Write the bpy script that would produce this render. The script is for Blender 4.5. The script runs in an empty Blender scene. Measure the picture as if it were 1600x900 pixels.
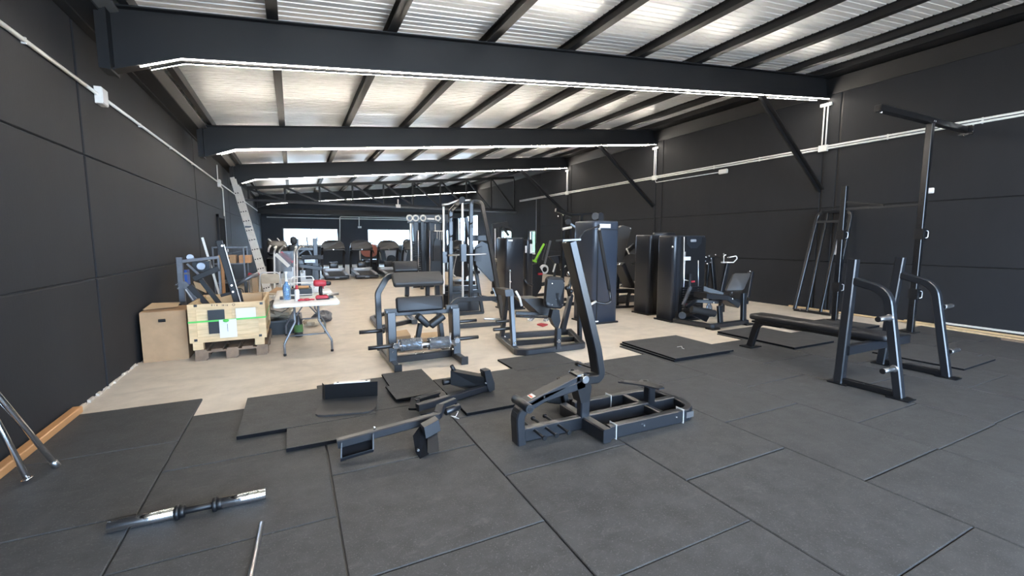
import bpy, math, random
from math import pi, sin, cos, radians, atan2, sqrt
from mathutils import Vector, Matrix
random.seed(7)
V = Vector
S = bpy.context.scene
COL = S.collection

# ------------------------------------------------------------------ camera
H, F, PITCH, YAW = 1.5, 689.0, 0.106992, 0.459621
cd = bpy.data.cameras.new('camera'); cam = bpy.data.objects.new('camera', cd); COL.objects.link(cam)
cam.location = (0, 0, H); cam.rotation_euler = (pi/2 - PITCH, 0, -YAW)
cd.sensor_width = 36.0; cd.lens = F/1600*36.0; cd.clip_start = 0.05; cd.clip_end = 300
S.camera = cam

# ------------------------------------------------------------------ world, sun, exposure
S.view_settings.view_transform = 'Standard'; S.view_settings.look = 'None'
S.view_settings.gamma = 1.0; S.view_settings.use_curve_mapping = False
S.view_settings.exposure = 2.05
w = bpy.data.worlds.new('world'); S.world = w; w.use_nodes = True
bg = w.node_tree.nodes['Background']
bg.inputs[0].default_value = (0.50, 0.71, 1.0, 1); bg.inputs[1].default_value = 6.0
sun = bpy.data.lights.new('sun', 'SUN'); sun.energy = 6.0; sun.angle = 0.01; sun.color = (1.0, 0.93, 0.82)
so = bpy.data.objects.new('sun', sun); COL.objects.link(so); so.rotation_euler = (radians(38), radians(-6), radians(0))
def portal(loc, rot, sx, sy):
    a = bpy.data.lights.new('portal', 'AREA'); a.shape = 'RECTANGLE'; a.size = sx; a.size_y = sy
    a.cycles.is_portal = True
    o = bpy.data.objects.new('portal', a); COL.objects.link(o); o.location = loc; o.rotation_euler = rot
LED_E = 40.0     # radiance of the ceiling light strips

# ------------------------------------------------------------------ picture-to-place arithmetic (real distances)
def ray(x, y):
    a, b = (x-800)/F, -(y-450)/F
    fw = cos(PITCH) + b*sin(PITCH); up = b*cos(PITCH) - sin(PITCH)
    return V((a*cos(YAW)+fw*sin(YAW), -a*sin(YAW)+fw*cos(YAW), up))
def at(x, y, X=None, Y=None, Z=None):
    d = ray(x, y)
    t = X/d.x if X is not None else Y/d.y if Y is not None else ((0 if Z is None else Z)-H)/d.z
    return V((d.x*t, d.y*t, H+d.z*t))

# ------------------------------------------------------------------ mesh builder
UP = V((0, 0, 1))
def basis(d, up=UP):
    d = V(d).normalized(); up = V(up)
    if abs(d.dot(up.normalized())) > 0.995: up = V((0, 1, 0)) if abs(d.y) < 0.9 else V((1, 0, 0))
    s = d.cross(up).normalized(); u = s.cross(d).normalized()
    return s, u
def rect_prof(w, h, c=None):
    c = min(w, h)*0.12 if c is None else c
    a, b = w/2, h/2
    return [(a-c, -b), (a, -b+c), (a, b-c), (a-c, b), (-a+c, b), (-a, b-c), (-a, -b+c), (-a+c, -b)]
def rnd_prof(r, n=12, r2=None):
    r2 = r2 or r
    return [(r*cos(2*pi*i/n), r2*sin(2*pi*i/n)) for i in range(n)]
def fillet(pts, r, n=5):
    pts = [V(p) for p in pts]; out = [pts[0]]
    for i in range(1, len(pts)-1):
        p = pts[i]; a = (pts[i-1]-p); b = (pts[i+1]-p)
        rr = r[i-1] if isinstance(r, (list, tuple)) else r
        al = a.angle(b, 0)
        if al > pi-0.02 or rr <= 0: out.append(p); continue
        t = min(rr/math.tan(al/2), a.length*0.48, b.length*0.48)
        a.normalize(); b.normalize(); p0 = p+a*t; p1 = p+b*t
        for k in range(n+1):
            s = k/n; out.append(p0*(1-s)**2 + p*2*s*(1-s) + p1*s*s)
    out.append(pts[-1]); return out
class B:
    def __init__(s): s.v = []; s.f = []; s.sm = []
    def add(s, vs, fs, smooth=False):
        n = len(s.v); s.v += [V(p) for p in vs]; s.f += [tuple(i+n for i in f) for f in fs]; s.sm += [smooth]*len(fs); return s
    def box(s, c, size, R=None, ch=0.0):
        c = V(c); x, y, z = [k/2 for k in size]
        if ch:
            return s.bar(c+(R@V((0, 0, -z)) if R else V((0, 0, -z))), c+(R@V((0, 0, z)) if R else V((0, 0, z))), 2*x, 2*y, up=(R@V((0, 1, 0)) if R else V((0, 1, 0))), c=ch)
        P = [V((i*x, j*y, k*z)) for i in (-1, 1) for j in (-1, 1) for k in (-1, 1)]
        if R: P = [R@p for p in P]
        return s.add([c+p for p in P], [(0, 1, 3, 2), (4, 6, 7, 5), (0, 4, 5, 1), (2, 3, 7, 6), (0, 2, 6, 4), (1, 5, 7, 3)])
    def lim(s, a, b):       # box from corner to corner
        a, b = V(a), V(b); return s.box((a+b)/2, [abs(b[i]-a[i]) for i in range(3)])
    def sweep(s, pts, prof, up=UP, closed=False, smooth=False, cap=True, scale=None):
        pts = [V(p) for p in pts]; n = len(pts); m = len(prof); vs = []
        for i, p in enumerate(pts):
            if closed: d0 = (p-pts[i-1]); d1 = (pts[(i+1) % n]-p)
            else:
                d0 = (p-pts[i-1]) if i else (pts[1]-p); d1 = (pts[i+1]-p) if i < n-1 else d0
            d0 = d0.normalized(); d1 = d1.normalized(); d = (d0+d1)
            d = d.normalized() if d.length > 1e-6 else d1
            sd, u = basis(d, up)
            k = 1/max(0.35, sqrt(max(0, (1+d0.dot(d1))/2)))
            # widen in the bend plane only
            bend = (d1-d0)
            ax = None
            if bend.length > 1e-4: bend.normalize(); ax = bend
            sc = scale[i] if scale else 1.0
            for (a, b) in prof:
                o = sd*a*sc+u*b*sc
                if ax is not None: o += ax*o.dot(ax)*(k-1)
                vs.append(p+o)
        fs = []
        for i in range(n if closed else n-1):
            j = (i+1) % n
            for q in range(m):
                r = (q+1) % m
                fs.append((i*m+q, i*m+r, j*m+r, j*m+q))
        if cap and not closed: fs += [tuple(range(m))[::-1], tuple((n-1)*m+q for q in range(m))]
        return s.add(vs, fs, smooth)
    def bar(s, a, b, w, h=None, up=UP, c=None):
        return s.sweep([a, b], rect_prof(w, h or w, c), up)
    def path(s, pts, w, h=None, r=0.0, up=UP, closed=False, c=None, n=5):
        return s.sweep(fillet(pts, r, n) if r else pts, rect_prof(w, h or w, c), up, closed)
    def tube(s, pts, r, bend=0.0, n=10, closed=False, up=UP):
        return s.sweep(fillet(pts, bend) if bend else pts, rnd_prof(r, n), up, closed, True)
    def cyl(s, a, b, r, n=16, r2=None):
        a, b = V(a), V(b); sd, u = basis(b-a); r2 = r if r2 is None else r2
        e = min(r, r2)*0.1; d = (b-a).normalized()*e if (b-a).length > 3*e else V()
        rings = [(a, r-e), (a+d, r), (b-d, r2), (b, r2-e)]
        vs = [p+sd*q*cos(2*pi*i/n)+u*q*sin(2*pi*i/n) for p, q in rings for i in range(n)]
        fs = [(k*n+i, k*n+(i+1) % n, (k+1)*n+(i+1) % n, (k+1)*n+i) for k in range(3) for i in range(n)]
        s.add(vs, fs, True); N = len(s.v)-4*n
        s.f += [tuple(N+i for i in range(n))[::-1], tuple(N+3*n+i for i in range(n))]; s.sm += [False, False]
        return s
    def lathe(s, o, prof, axis=UP, n=16):
        o = V(o); ax = V(axis).normalized(); sd, u = basis(ax)
        m = len(prof)
        vs = [o+ax*z+(sd*cos(2*pi*i/n)+u*sin(2*pi*i/n))*max(r, 1e-4) for (r, z) in prof for i in range(n)]
        fs = [(k*n+i, k*n+(i+1) % n, (k+1)*n+(i+1) % n, (k+1)*n+i) for k in range(m-1) for i in range(n)]
        return s.add(vs, fs, True)
    def torus(s, c, R, r, axis=UP, n=20, m=8):
        c = V(c); sd, u = basis(axis)
        return s.sweep([c+(sd*cos(2*pi*i/n)+u*sin(2*pi*i/n))*R for i in range(n)], rnd_prof(r, m), axis, True, True)
    def prism(s, poly, off):      # planar polygon (3-D points) pushed along off
        off = V(off); n = len(poly); P = [V(p) for p in poly]
        return s.add(P+[p+off for p in P], [tuple(range(n))[::-1], tuple(range(n, 2*n))]+[(i, (i+1) % n, n+(i+1) % n, n+i) for i in range(n)])
    def pad(s, c, size, R=None, r=0.04, e=None):   # upholstered cushion: rounded outline, soft rims
        c = V(c); a, b, t = [k/2 for k in size]; e = min(t*0.8, 0.022) if e is None else e; r = min(r, a*0.98, b*0.98)
        R = R or Matrix.Identity(3); lay = []
        for z, ins in ((-t, e), (-t+e*0.35, e*0.3), (-t+e, 0), (t-e, 0), (t-e*0.35, e*0.3), (t, e)):
            ring = []
            for qx, qy, a0 in ((1, 1, 0), (-1, 1, 90), (-1, -1, 180), (1, -1, 270)):
                for k in range(5):
                    g = radians(a0+k*22.5)
                    ring.append(c+R@V((qx*(a-r)+(r-ins)*cos(g), qy*(b-r)+(r-ins)*sin(g), z)))
            lay.append(ring)
        n = 20; vs = [p for l in lay for p in l]
        fs = [(k*n+i, k*n+(i+1) % n, (k+1)*n+(i+1) % n, (k+1)*n+i) for k in range(5) for i in range(n)]
        s.add(vs, fs, True); N = len(s.v)-6*n
        s.f += [tuple(N+i for i in range(n))[::-1], tuple(N+5*n+i for i in range(n))]; s.sm += [True, True]
        return s
    def ball(s, c, r, n=12, sz=1.0):
        return s.lathe(c, [(r*sin(pi*k/8), -r*sz*cos(pi*k/8)) for k in range(9)], n=n)

ROOTM = {}
def mesh_of(b, name, mat, M=None):
    me = bpy.data.meshes.new(name)
    vs = [(M@p) for p in b.v] if M is not None else b.v
    me.from_pydata(vs, [], b.f); me.polygons.foreach_set('use_smooth', b.sm)
    if mat: me.materials.append(mat)
    me.update(); return me
def tag(o, label=None, cat=None, group=None, kind=None):
    if label: o['label'] = label
    if cat: o['category'] = cat
    if group: o['group'] = group
    if kind: o['kind'] = kind
    return o
def thing(name, label, cat, loc=(0, 0, 0), rz=0.0, group=None):
    o = bpy.data.objects.new(name, None); COL.objects.link(o); o.empty_display_size = 0.1
    o.location = loc; o.rotation_euler = (0, 0, rz); tag(o, label, cat, group)
    ROOTM[o.name] = (Matrix.Translation(loc) @ Matrix.Rotation(rz, 4, 'Z')).inverted()
    return o
def part(name, b, mat, parent, world=True, label=None, kind=None):
    M = ROOTM[parent.name] if world else None
    o = bpy.data.objects.new(name, mesh_of(b, name, mat, M)); COL.objects.link(o); o.parent = parent
    ROOTM[o.name] = ROOTM[parent.name]
    return tag(o, label, None, None, kind)
def solo(name, b, mat, label, cat, group=None, kind=None):      # a thing that is one mesh, origin at its base centre
    xs = [p.x for p in b.v]; ys = [p.y for p in b.v]; zs = [p.z for p in b.v]
    c = V(((min(xs)+max(xs))/2, (min(ys)+max(ys))/2, min(zs)))
    o = bpy.data.objects.new(name, mesh_of(b, name, mat, Matrix.Translation(-c))); COL.objects.link(o); o.location = c
    ROOTM[o.name] = Matrix.Translation(-c)
    return tag(o, label, cat, group, kind)
def struct(name, b, mat, label=None, parent=None):
    o = bpy.data.objects.new(name, mesh_of(b, name, mat)); COL.objects.link(o); ROOTM[o.name] = Matrix.Identity(4)
    if parent: o.parent = parent
    else: o['kind'] = 'structure'
    return tag(o, label)
def dup(root, loc, rz, label=None, group=None):
    r = root.copy(); COL.objects.link(r); r.location = loc; r.rotation_euler = (0, 0, rz)
    if label: r['label'] = label
    if group: r['group'] = group
    for ch in list(root.children):
        c = ch.copy(); COL.objects.link(c); c.parent = r
        for g in list(ch.children):
            d = g.copy(); COL.objects.link(d); d.parent = c
    return r
def text_part(name, body, size, loc, R, mat, parent, ext=0.001):
    cu = bpy.data.curves.new(name, 'FONT'); cu.body = body; cu.size = size; cu.extrude = ext; cu.align_x = 'CENTER'; cu.align_y = 'CENTER'
    cu.resolution_u = 3; cu.materials.append(mat)
    o = bpy.data.objects.new(name, cu); COL.objects.link(o); o.parent = parent
    o.matrix_basis = ROOTM[parent.name] @ Matrix.Translation(loc) @ R.to_4x4()
    return o

# ------------------------------------------------------------------ materials
def mat(name, col, rough=0.5, metal=0.0, noise=None, bump=None, var=0.0, spec=None, emit=None, alpha=None, trans=0.0, stretch=None, extra=None):
    m = bpy.data.materials.new(name); m.use_nodes = True; nt = m.node_tree; p = nt.nodes['Principled BSDF']
    c4 = (*col, 1)
    p.inputs['Base Color'].default_value = c4; p.inputs['Roughness'].default_value = rough; p.inputs['Metallic'].default_value = metal
    if spec is not None: p.inputs['Specular IOR Level'].default_value = spec
    if trans: p.inputs['Transmission Weight'].default_value = trans
    if emit: p.inputs['Emission Color'].default_value = (*emit[0], 1); p.inputs['Emission Strength'].default_value = emit[1]
    tc = nt.nodes.new('ShaderNodeTexCoord'); mp = nt.nodes.new('ShaderNodeMapping'); nt.links.new(tc.outputs['Object'], mp.inputs[0])
    if stretch: mp.inputs['Scale'].default_value = stretch
    if var:
        n = nt.nodes.new('ShaderNodeTexNoise'); n.inputs['Scale'].default_value = noise or 4.0; n.inputs['Detail'].default_value = 6; n.inputs['Roughness'].default_value = 0.65
        nt.links.new(mp.outputs[0], n.inputs['Vector'])
        r = nt.nodes.new('ShaderNodeValToRGB'); r.color_ramp.elements[0].position = 0.3; r.color_ramp.elements[1].position = 0.7
        r.color_ramp.elements[0].color = tuple(max(0, k*(1-var)) for k in col)+(1,); r.color_ramp.elements[1].color = tuple(min(1, k*(1+var)) for k in col)+(1,)
        nt.links.new(n.outputs['Fac'], r.inputs[0]); nt.links.new(r.outputs[0], p.inputs['Base Color'])
        m['_ramp'] = r.name
    if bump:
        n2 = nt.nodes.new('ShaderNodeTexNoise'); n2.inputs['Scale'].default_value = bump[0]; n2.inputs['Detail'].default_value = 4
        nt.links.new(mp.outputs[0], n2.inputs['Vector'])
        bn = nt.nodes.new('ShaderNodeBump'); bn.inputs['Strength'].default_value = bump[1]; bn.inputs['Distance'].default_value = bump[2] if len(bump) > 2 else 0.002
        nt.links.new(n2.outputs['Fac'], bn.inputs['Height']); nt.links.new(bn.outputs[0], p.inputs['Normal'])
    if extra: extra(nt, p, mp)
    return m

def rubber_extra(nt, p, mp):
    # worn grey scuffs and pale crumbs mixed over the black
    base = p.inputs['Base Color'].links[0].from_socket
    oi = nt.nodes.new('ShaderNodeObjectInfo'); ad = nt.nodes.new('ShaderNodeVectorMath'); ad.operation = 'ADD'
    sc = nt.nodes.new('ShaderNodeVectorMath'); sc.operation = 'SCALE'; sc.inputs[3].default_value = 1.0
    nt.links.new(mp.outputs[0], ad.inputs[0]); ml = nt.nodes.new('ShaderNodeMath'); ml.operation = 'MULTIPLY'; ml.inputs[1].default_value = 37.0
    nt.links.new(oi.outputs['Random'], ml.inputs[0]); cb = nt.nodes.new('ShaderNodeCombineXYZ')
    for k in range(3): nt.links.new(ml.outputs[0], cb.inputs[k])
    nt.links.new(cb.outputs[0], ad.inputs[1])
    for nd in nt.nodes:
        if nd.type == 'TEX_NOISE': nt.links.new(ad.outputs[0], nd.inputs['Vector'])
    v = nt.nodes.new('ShaderNodeTexNoise'); v.inputs['Scale'].default_value = 120; v.inputs['Detail'].default_value = 2; nt.links.new(ad.outputs[0], v.inputs['Vector'])
    r = nt.nodes.new('ShaderNodeValToRGB'); r.color_ramp.elements[0].position = 0.60; r.color_ramp.elements[1].position = 0.72
    nt.links.new(v.outputs['Fac'], r.inputs[0])
    s2 = nt.nodes.new('ShaderNodeTexNoise'); s2.inputs['Scale'].default_value = 14; s2.inputs['Detail'].default_value = 8; s2.inputs['Roughness'].default_value = 0.8; s2.inputs['Distortion'].default_value = 1.2
    mp2 = nt.nodes.new('ShaderNodeMapping'); mp2.inputs['Scale'].default_value = (0.35, 1.0, 1.0); nt.links.new(ad.outputs[0], mp2.inputs[0]); nt.links.new(mp2.outputs[0], s2.inputs['Vector'])
    r2 = nt.nodes.new('ShaderNodeValToRGB'); r2.color_ramp.elements[0].position = 0.56; r2.color_ramp.elements[1].position = 0.85
    nt.links.new(s2.outputs['Fac'], r2.inputs[0])
    def mix(fac, a, col):
        m = nt.nodes.new('ShaderNodeMix'); m.data_type = 'RGBA'; nt.links.new(fac, m.inputs[0]); nt.links.new(a, m.inputs[6]); m.inputs[7].default_value = (*col, 1); return m.outputs[2]
    o = mix(r2.outputs[0], base, (0.12, 0.118, 0.112)); o = mix(r.outputs[0], o, (0.10, 0.10, 0.10))
    nt.links.new(o, p.inputs['Base Color'])
def concrete_extra(nt, p, mp):
    base = p.inputs['Base Color'].links[0].from_socket
    n = nt.nodes.new('ShaderNodeTexNoise'); n.inputs['Scale'].default_value = 1.3; n.inputs['Detail'].default_value = 10; n.inputs['Roughness'].default_value = 0.75; n.inputs['Distortion'].default_value = 0.8
    mp2 = nt.nodes.new('ShaderNodeMapping'); mp2.inputs['Scale'].default_value = (0.6, 1.4, 1); nt.links.new(mp.outputs[0], mp2.inputs[0]); nt.links.new(mp2.outputs[0], n.inputs['Vector'])
    r = nt.nodes.new('ShaderNodeValToRGB'); r.color_ramp.elements[0].position = 0.5; r.color_ramp.elements[1].position = 0.75; r.color_ramp.elements[1].color = (0.6, 0.6, 0.6, 1)
    nt.links.new(n.outputs['Fac'], r.inputs[0])
    m = nt.nodes.new('ShaderNodeMix'); m.data_type = 'RGBA'; nt.links.new(r.outputs[0], m.inputs[0]); nt.links.new(base, m.inputs[6]); m.inputs[7].default_value = (0.36, 0.31, 0.255, 1)
    nt.links.new(m.outputs[2], p.inputs['Base Color'])
def wood_extra(nt, p, mp):
    base = p.inputs['Base Color'].links[0].from_socket
    n = nt.nodes.new('ShaderNodeTexNoise'); n.inputs['Scale'].default_value = 9; n.inputs['Detail'].default_value = 5
    m3 = nt.nodes.new('ShaderNodeMapping'); m3.inputs['Scale'].default_value = (0.35, 0.35, 5) ; nt.links.new(mp.outputs[0], m3.inputs[0]); nt.links.new(m3.outputs[0], n.inputs['Vector'])
    r = nt.nodes.new('ShaderNodeValToRGB'); r.color_ramp.elements[0].position = 0.35; r.color_ramp.elements[0].color = (.72, .66, .58, 1); r.color_ramp.elements[1].position = 0.6
    nt.links.new(n.outputs['Fac'], r.inputs[0])
    m = nt.nodes.new('ShaderNodeMix'); m.data_type = 'RGBA'; m.blend_type = 'MULTIPLY'; m.inputs[0].default_value = 0.6
    nt.links.new(base, m.inputs[6]); nt.links.new(r.outputs[0], m.inputs[7]); nt.links.new(m.outputs[2], p.inputs['Base Color'])

MT = dict(
    wall=mat('dark wall paint', (0.0145, 0.0152, 0.0178), 0.72, spec=0.35, var=0.16, noise=1.2, bump=(60, 0.25, 0.002), stretch=(1, 1, 0.35)),
    beam=mat('black steel paint', (0.0058, 0.0064, 0.0082), 0.5, spec=0.4, var=0.1, noise=3, bump=(90, 0.1)),
    purlin=mat('black purlin paint', (0.006, 0.006, 0.007), 0.5),
    roof=mat('white coated roof sheet', (0.80, 0.79, 0.77), 0.28, metal=0.25, var=0.05, noise=2.0, stretch=(0.3, 3, 1), spec=0.6),
    soffit=mat('grey gutter metal', (0.16, 0.16, 0.16), 0.45, metal=0.4),
    concrete=mat('pale concrete', (0.66, 0.575, 0.475), 0.5, var=0.10, noise=4.0, bump=(40, 0.15, 0.002), extra=concrete_extra),
    rubber=mat('black rubber mat', (0.050, 0.0495, 0.050), 0.6, var=0.25, noise=7.0, bump=(220, 0.5, 0.002), extra=rubber_extra, spec=0.4),
    farwall=mat('dark wall paint with haze tint', (0.028, 0.034, 0.046), 0.6, var=0.12, noise=1.2),  # bluish window haze and light on the far wall, put into its colour
    roughblack=mat('matt black', (0.006, 0.006, 0.007), 0.9, spec=0.1),
    shroud_doorsheen=mat('dark shroud with door reflection tint', (0.034, 0.044, 0.064), 0.3, spec=0.6),  # blue reflection of the open door, put into the tallest tower's colour
    frame=mat('black powder coat', (0.0045, 0.005, 0.0065), 0.28, bump=(400, 0.03, 0.0005), spec=0.7),
    frame2=mat('charcoal powder coat', (0.011, 0.0125, 0.016), 0.30, bump=(400, 0.03, 0.0005), spec=0.75),
    shroud=mat('dark grey shroud', (0.018, 0.020, 0.025), 0.28, spec=0.55),
    black=mat('black plastic', (0.005, 0.005, 0.006), 0.45),
    foam=mat('black foam', (0.010, 0.010, 0.011), 0.8),
    pad=mat('black upholstery', (0.010, 0.010, 0.012), 0.45, bump=(160, 0.25, 0.002)),
    padgrey=mat('dark grey upholstery', (0.040, 0.038, 0.037), 0.5, bump=(160, 0.25, 0.002)),
    chrome=mat('chrome', (0.78, 0.78, 0.79), 0.12, metal=1.0),
    steel=mat('brushed steel', (0.55, 0.55, 0.56), 0.3, metal=1.0, bump=(60, 0.05)),
    alu=mat('aluminium', (0.80, 0.77, 0.72), 0.42, metal=0.25, var=0.08, noise=10),
    galv=mat('galvanised steel', (0.17, 0.175, 0.19), 0.36, metal=0.55, var=0.12, noise=14),
    white=mat('white plastic', (0.78, 0.77, 0.74), 0.4),
    led=mat('warm light strip', (1, 1, 1), 0.5, emit=((1.0, 0.91, 0.79), LED_E)),
    card=mat('brown cardboard', (0.42, 0.26, 0.14), 0.75, var=0.10, noise=5, bump=(80, 0.15)),
    cardin=mat('cardboard inside', (0.55, 0.38, 0.22), 0.8, var=0.08, noise=5),
    pine=mat('pale pine', (0.70, 0.50, 0.28), 0.6, var=0.16, noise=3, stretch=(1, 1, 6), extra=wood_extra),
    ply=mat('plywood', (0.74, 0.55, 0.32), 0.55, var=0.12, noise=3, stretch=(1, 5, 1), extra=wood_extra),
    oldwood=mat('weathered pallet wood', (0.22, 0.15, 0.10), 0.8, var=0.3, noise=6, bump=(60, 0.4)),
    trimwood=mat('orange brown batten', (0.50, 0.25, 0.10), 0.5, var=0.18, noise=4, stretch=(1, 0.3, 1)),
    tabletop=mat('white table plastic', (0.80, 0.78, 0.74), 0.45),
    greyleg=mat('grey enamel tube', (0.22, 0.23, 0.25), 0.35, metal=0.5),
    green=mat('green strap', (0.10, 0.55, 0.10), 0.4),
    lime=mat('lime green paint', (0.25, 0.60, 0.04), 0.4),
    red=mat('red plastic', (0.42, 0.025, 0.04), 0.4),
    pink=mat('salmon backed seat', (0.50, 0.18, 0.13), 0.6),
    blue=mat('blue plastic', (0.03, 0.12, 0.50), 0.4),
    bluebottle=mat('blue tinted clear bottle', (0.35, 0.62, 0.95), 0.1, trans=0.75),
    film=mat('clear wrapping film', (0.62, 0.65, 0.70), 0.15, trans=0.88),
    paper=mat('paper', (0.72, 0.71, 0.70), 0.7),
    glass=mat('window glass', (0.95, 0.98, 1.0), 0.02, trans=1.0),
    orange=mat('orange label', (0.75, 0.10, 0.03), 0.5),
    silverstrip=mat('pale grey plate', (0.45, 0.46, 0.48), 0.35, metal=0.5),
    yard=mat('outdoor paving', (0.42, 0.41, 0.38), 0.8, var=0.08, noise=1),
    hedge=mat('green hedge', (0.10, 0.22, 0.07), 0.8, var=0.4, noise=3),
    bag=mat('beige cloth', (0.55, 0.46, 0.34), 0.8, var=0.12, noise=8),
)
# ================================================================== STRUCTURE
ZF = -0.02                       # bare concrete lies a mat's thickness below the rubber
YB, YS = 30.0, -4.6              # back wall, street side (behind the camera)
XR = 10.3
def XL(y): return -1.8 + 0.009*(y-5.5)
def roofz(x): return 3.75 + 0.1*(x+1.35)      # top of the main beams
PITCHY = 4.95
FR = [5.75+PITCHY*k for k in range(-2, 5)]     # frame lines

fl = struct('floor', B().lim((-3.2, YS, ZF-0.2), (11.2, YB+0.6, ZF)), MT['concrete'], 'pale bare concrete slab')
# rubber tiles laid in the floor: columns of one-metre tiles, staggered
GAP = 0.004
cols = [(-1.79, -0.84, 4.98, 0.97), (-0.84, 0.15, 4.50, 0.46), (0.15, 1.15, 4.90, 0.92), (1.15, 2.15, 4.43, 0.43), (2.15, 3.15, 4.50, 0.87),
        (3.15, 4.13, 4.37, 0.37), (4.13, 5.12, 4.88, 0.88), (5.12, 6.12, 4.37, 0.37), (6.12, 7.12, 4.85, 0.85), (7.12, 8.12, 4.35, 0.35), (8.12, 9.12, 4.86, 0.86), (9.12, 10.05, 3.70, 0.70)]
tilecache = {}
for (x0, x1, top, ph) in cols:
    ys = [top]; y = math.ceil((top-ph)-1e-6)-1+ph
    if top-y < 0.25: y -= 1
    while y > -2.6:
        ys.append(y)
        if x0 == 4.13 and abs(y-1.88) < 0.02: y = 2.36
        y -= 1.0
    for a, b in zip(ys[1:], ys[:-1]):
        wx, wy = x1-x0-2*GAP, b-a-2*GAP
        key = (round(wx, 3), round(wy, 3))
        if key not in tilecache:
            t = B(); c = 0.0045; t.add([(-wx/2, -wy/2, ZF), (wx/2, -wy/2, ZF), (wx/2, wy/2, ZF), (-wx/2, wy/2, ZF)], [(3, 2, 1, 0)])
            for z, i in ((-c, 0), (0, c)):
                t.v += [V((-wx/2+i, -wy/2+i, z)), V((wx/2-i, -wy/2+i, z)), V((wx/2-i, wy/2-i, z)), V((-wx/2+i, wy/2-i, z))]
            for k in range(2):
                for q in range(4): t.f.append((k*4+q, k*4+(q+1) % 4, k*4+4+(q+1) % 4, k*4+4+q)); t.sm.append(False)
            t.f.append((8, 9, 10, 11)); t.sm.append(False)
            tilecache[key] = mesh_of(t, 'rubber_tile', MT['rubber'])
        o = bpy.data.objects.new('rubber_tile', tilecache[key]); COL.objects.link(o); o.parent = fl
        o.location = ((x0+x1)/2+random.uniform(-.002, .002), (a+b)/2+random.uniform(-.002, .002), random.uniform(-0.0015, 0.0005))

for (x0, x1, top, ph) in cols: struct('joint_underlay', B().lim((x0+.01, -2.5, ZF-0.001), (x1-.01 if x1 > 10 else x1+.01, min(top, 4.3)-.03, -0.010)), MT['black'], parent=fl)
# walls: a dark core behind, panels proud of it, joints recessed between
def panel_wall(name, xf, side, bays, rows, ytop=None):
    core = B()
    y0, y1 = bays[0][0], bays[-1][1]
    s = 1 if side == 'right' else -1
    P = [V((xf(y0)+s*0.02, y0, ZF-0.1)), V((xf(y1)+s*0.02, y1, ZF-0.1)), V((xf(y1)+s*0.25, y1, ZF-0.1)), V((xf(y0)+s*0.25, y0, ZF-0.1))]
    zt = rows[-1][1]
    core.prism(P, (0, 0, zt-ZF+0.1))
    wobj = struct(name, core, MT['purlin'], 'dark charcoal painted wall of large concrete panels')
    g = 0.011; gy = 0.02
    for (a, b) in bays:
        for (z0, z1) in rows:
            t = B(); c = 0.008
            ring = lambda yi, zi, d: [V((xf(a+yi)+s*d, a+yi, z0+zi)), V((xf(b-yi)+s*d, b-yi, z0+zi)), V((xf(b-yi)+s*d, b-yi, z1-zi)), V((xf(a+yi)+s*d, a+yi, z1-zi))]
            t.v = ring(gy, g*.5, 0.021)+ring(gy, g*.5, c)+ring(gy+c, g*.5+c, 0)
            for k in range(2):
                for q in range(4): t.f.append((k*4+q, k*4+(q+1) % 4, k*4+4+(q+1) % 4, k*4+4+q)); t.sm.append(False)
            t.f.append((8, 9, 10, 11)); t.sm.append(False)
            o = struct('wall_panel', t, MT['wall'], parent=wobj)
    return wobj
rowsL = [(ZF-0.05, 1.12), (1.12, 2.34), (2.34, 3.62)]
wl = panel_wall('wall_left', XL, 'left', [(YS, -4.2), (-4.2, 0.85), (0.85, 5.86), (5.86, 11.25), (11.25, 16.3), (16.3, 21.3), (21.3, 26.3), (26.3, YB)], rowsL)
rowsR = [(ZF-0.05, 1.05), (1.05, 2.2), (2.2, 4.75)]
baysR = []
ye = [YS, -4.2, 0.55, 0.8, 5.45, 5.74, 10.35, 10.62, 15.35, 15.6, 19.9, 20.15]
for a, b in zip(ye[:-1], ye[1:]): baysR.append((a, b))
# right wall carries three narrow windows past the truss
def xr(y): return XR
wr = panel_wall('wall_right', xr, 'right', [b for b in baysR if b[1] <= 15.7]+[(15.6, 17.9)], rowsR)
def wall_block(x0, y0, z0, x1, y1, z1, parent): return struct('wall_panel', B().lim((x0, y0, z0), (x1, y1, z1)), MT['wall'], parent=parent)
WIN = [(18.35, 19.05, 0.9, 1.98), (20.9, 22.3, 0.3, 2.05), (25.6, 29.4, 0.9, 3.1)]
yy = 17.9
for (a, b, z0, z1) in WIN:
    wall_block(XR, yy, ZF-0.1, XR+0.25, a, 4.75, wr); wall_block(XR, a, ZF-0.1, XR+0.25, b, z0, wr); wall_block(XR, a, z1, XR+0.25, b, 4.75, wr); yy = b
wall_block(XR, yy, ZF-0.1, XR+0.25, YB, 4.75, wr)
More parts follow.
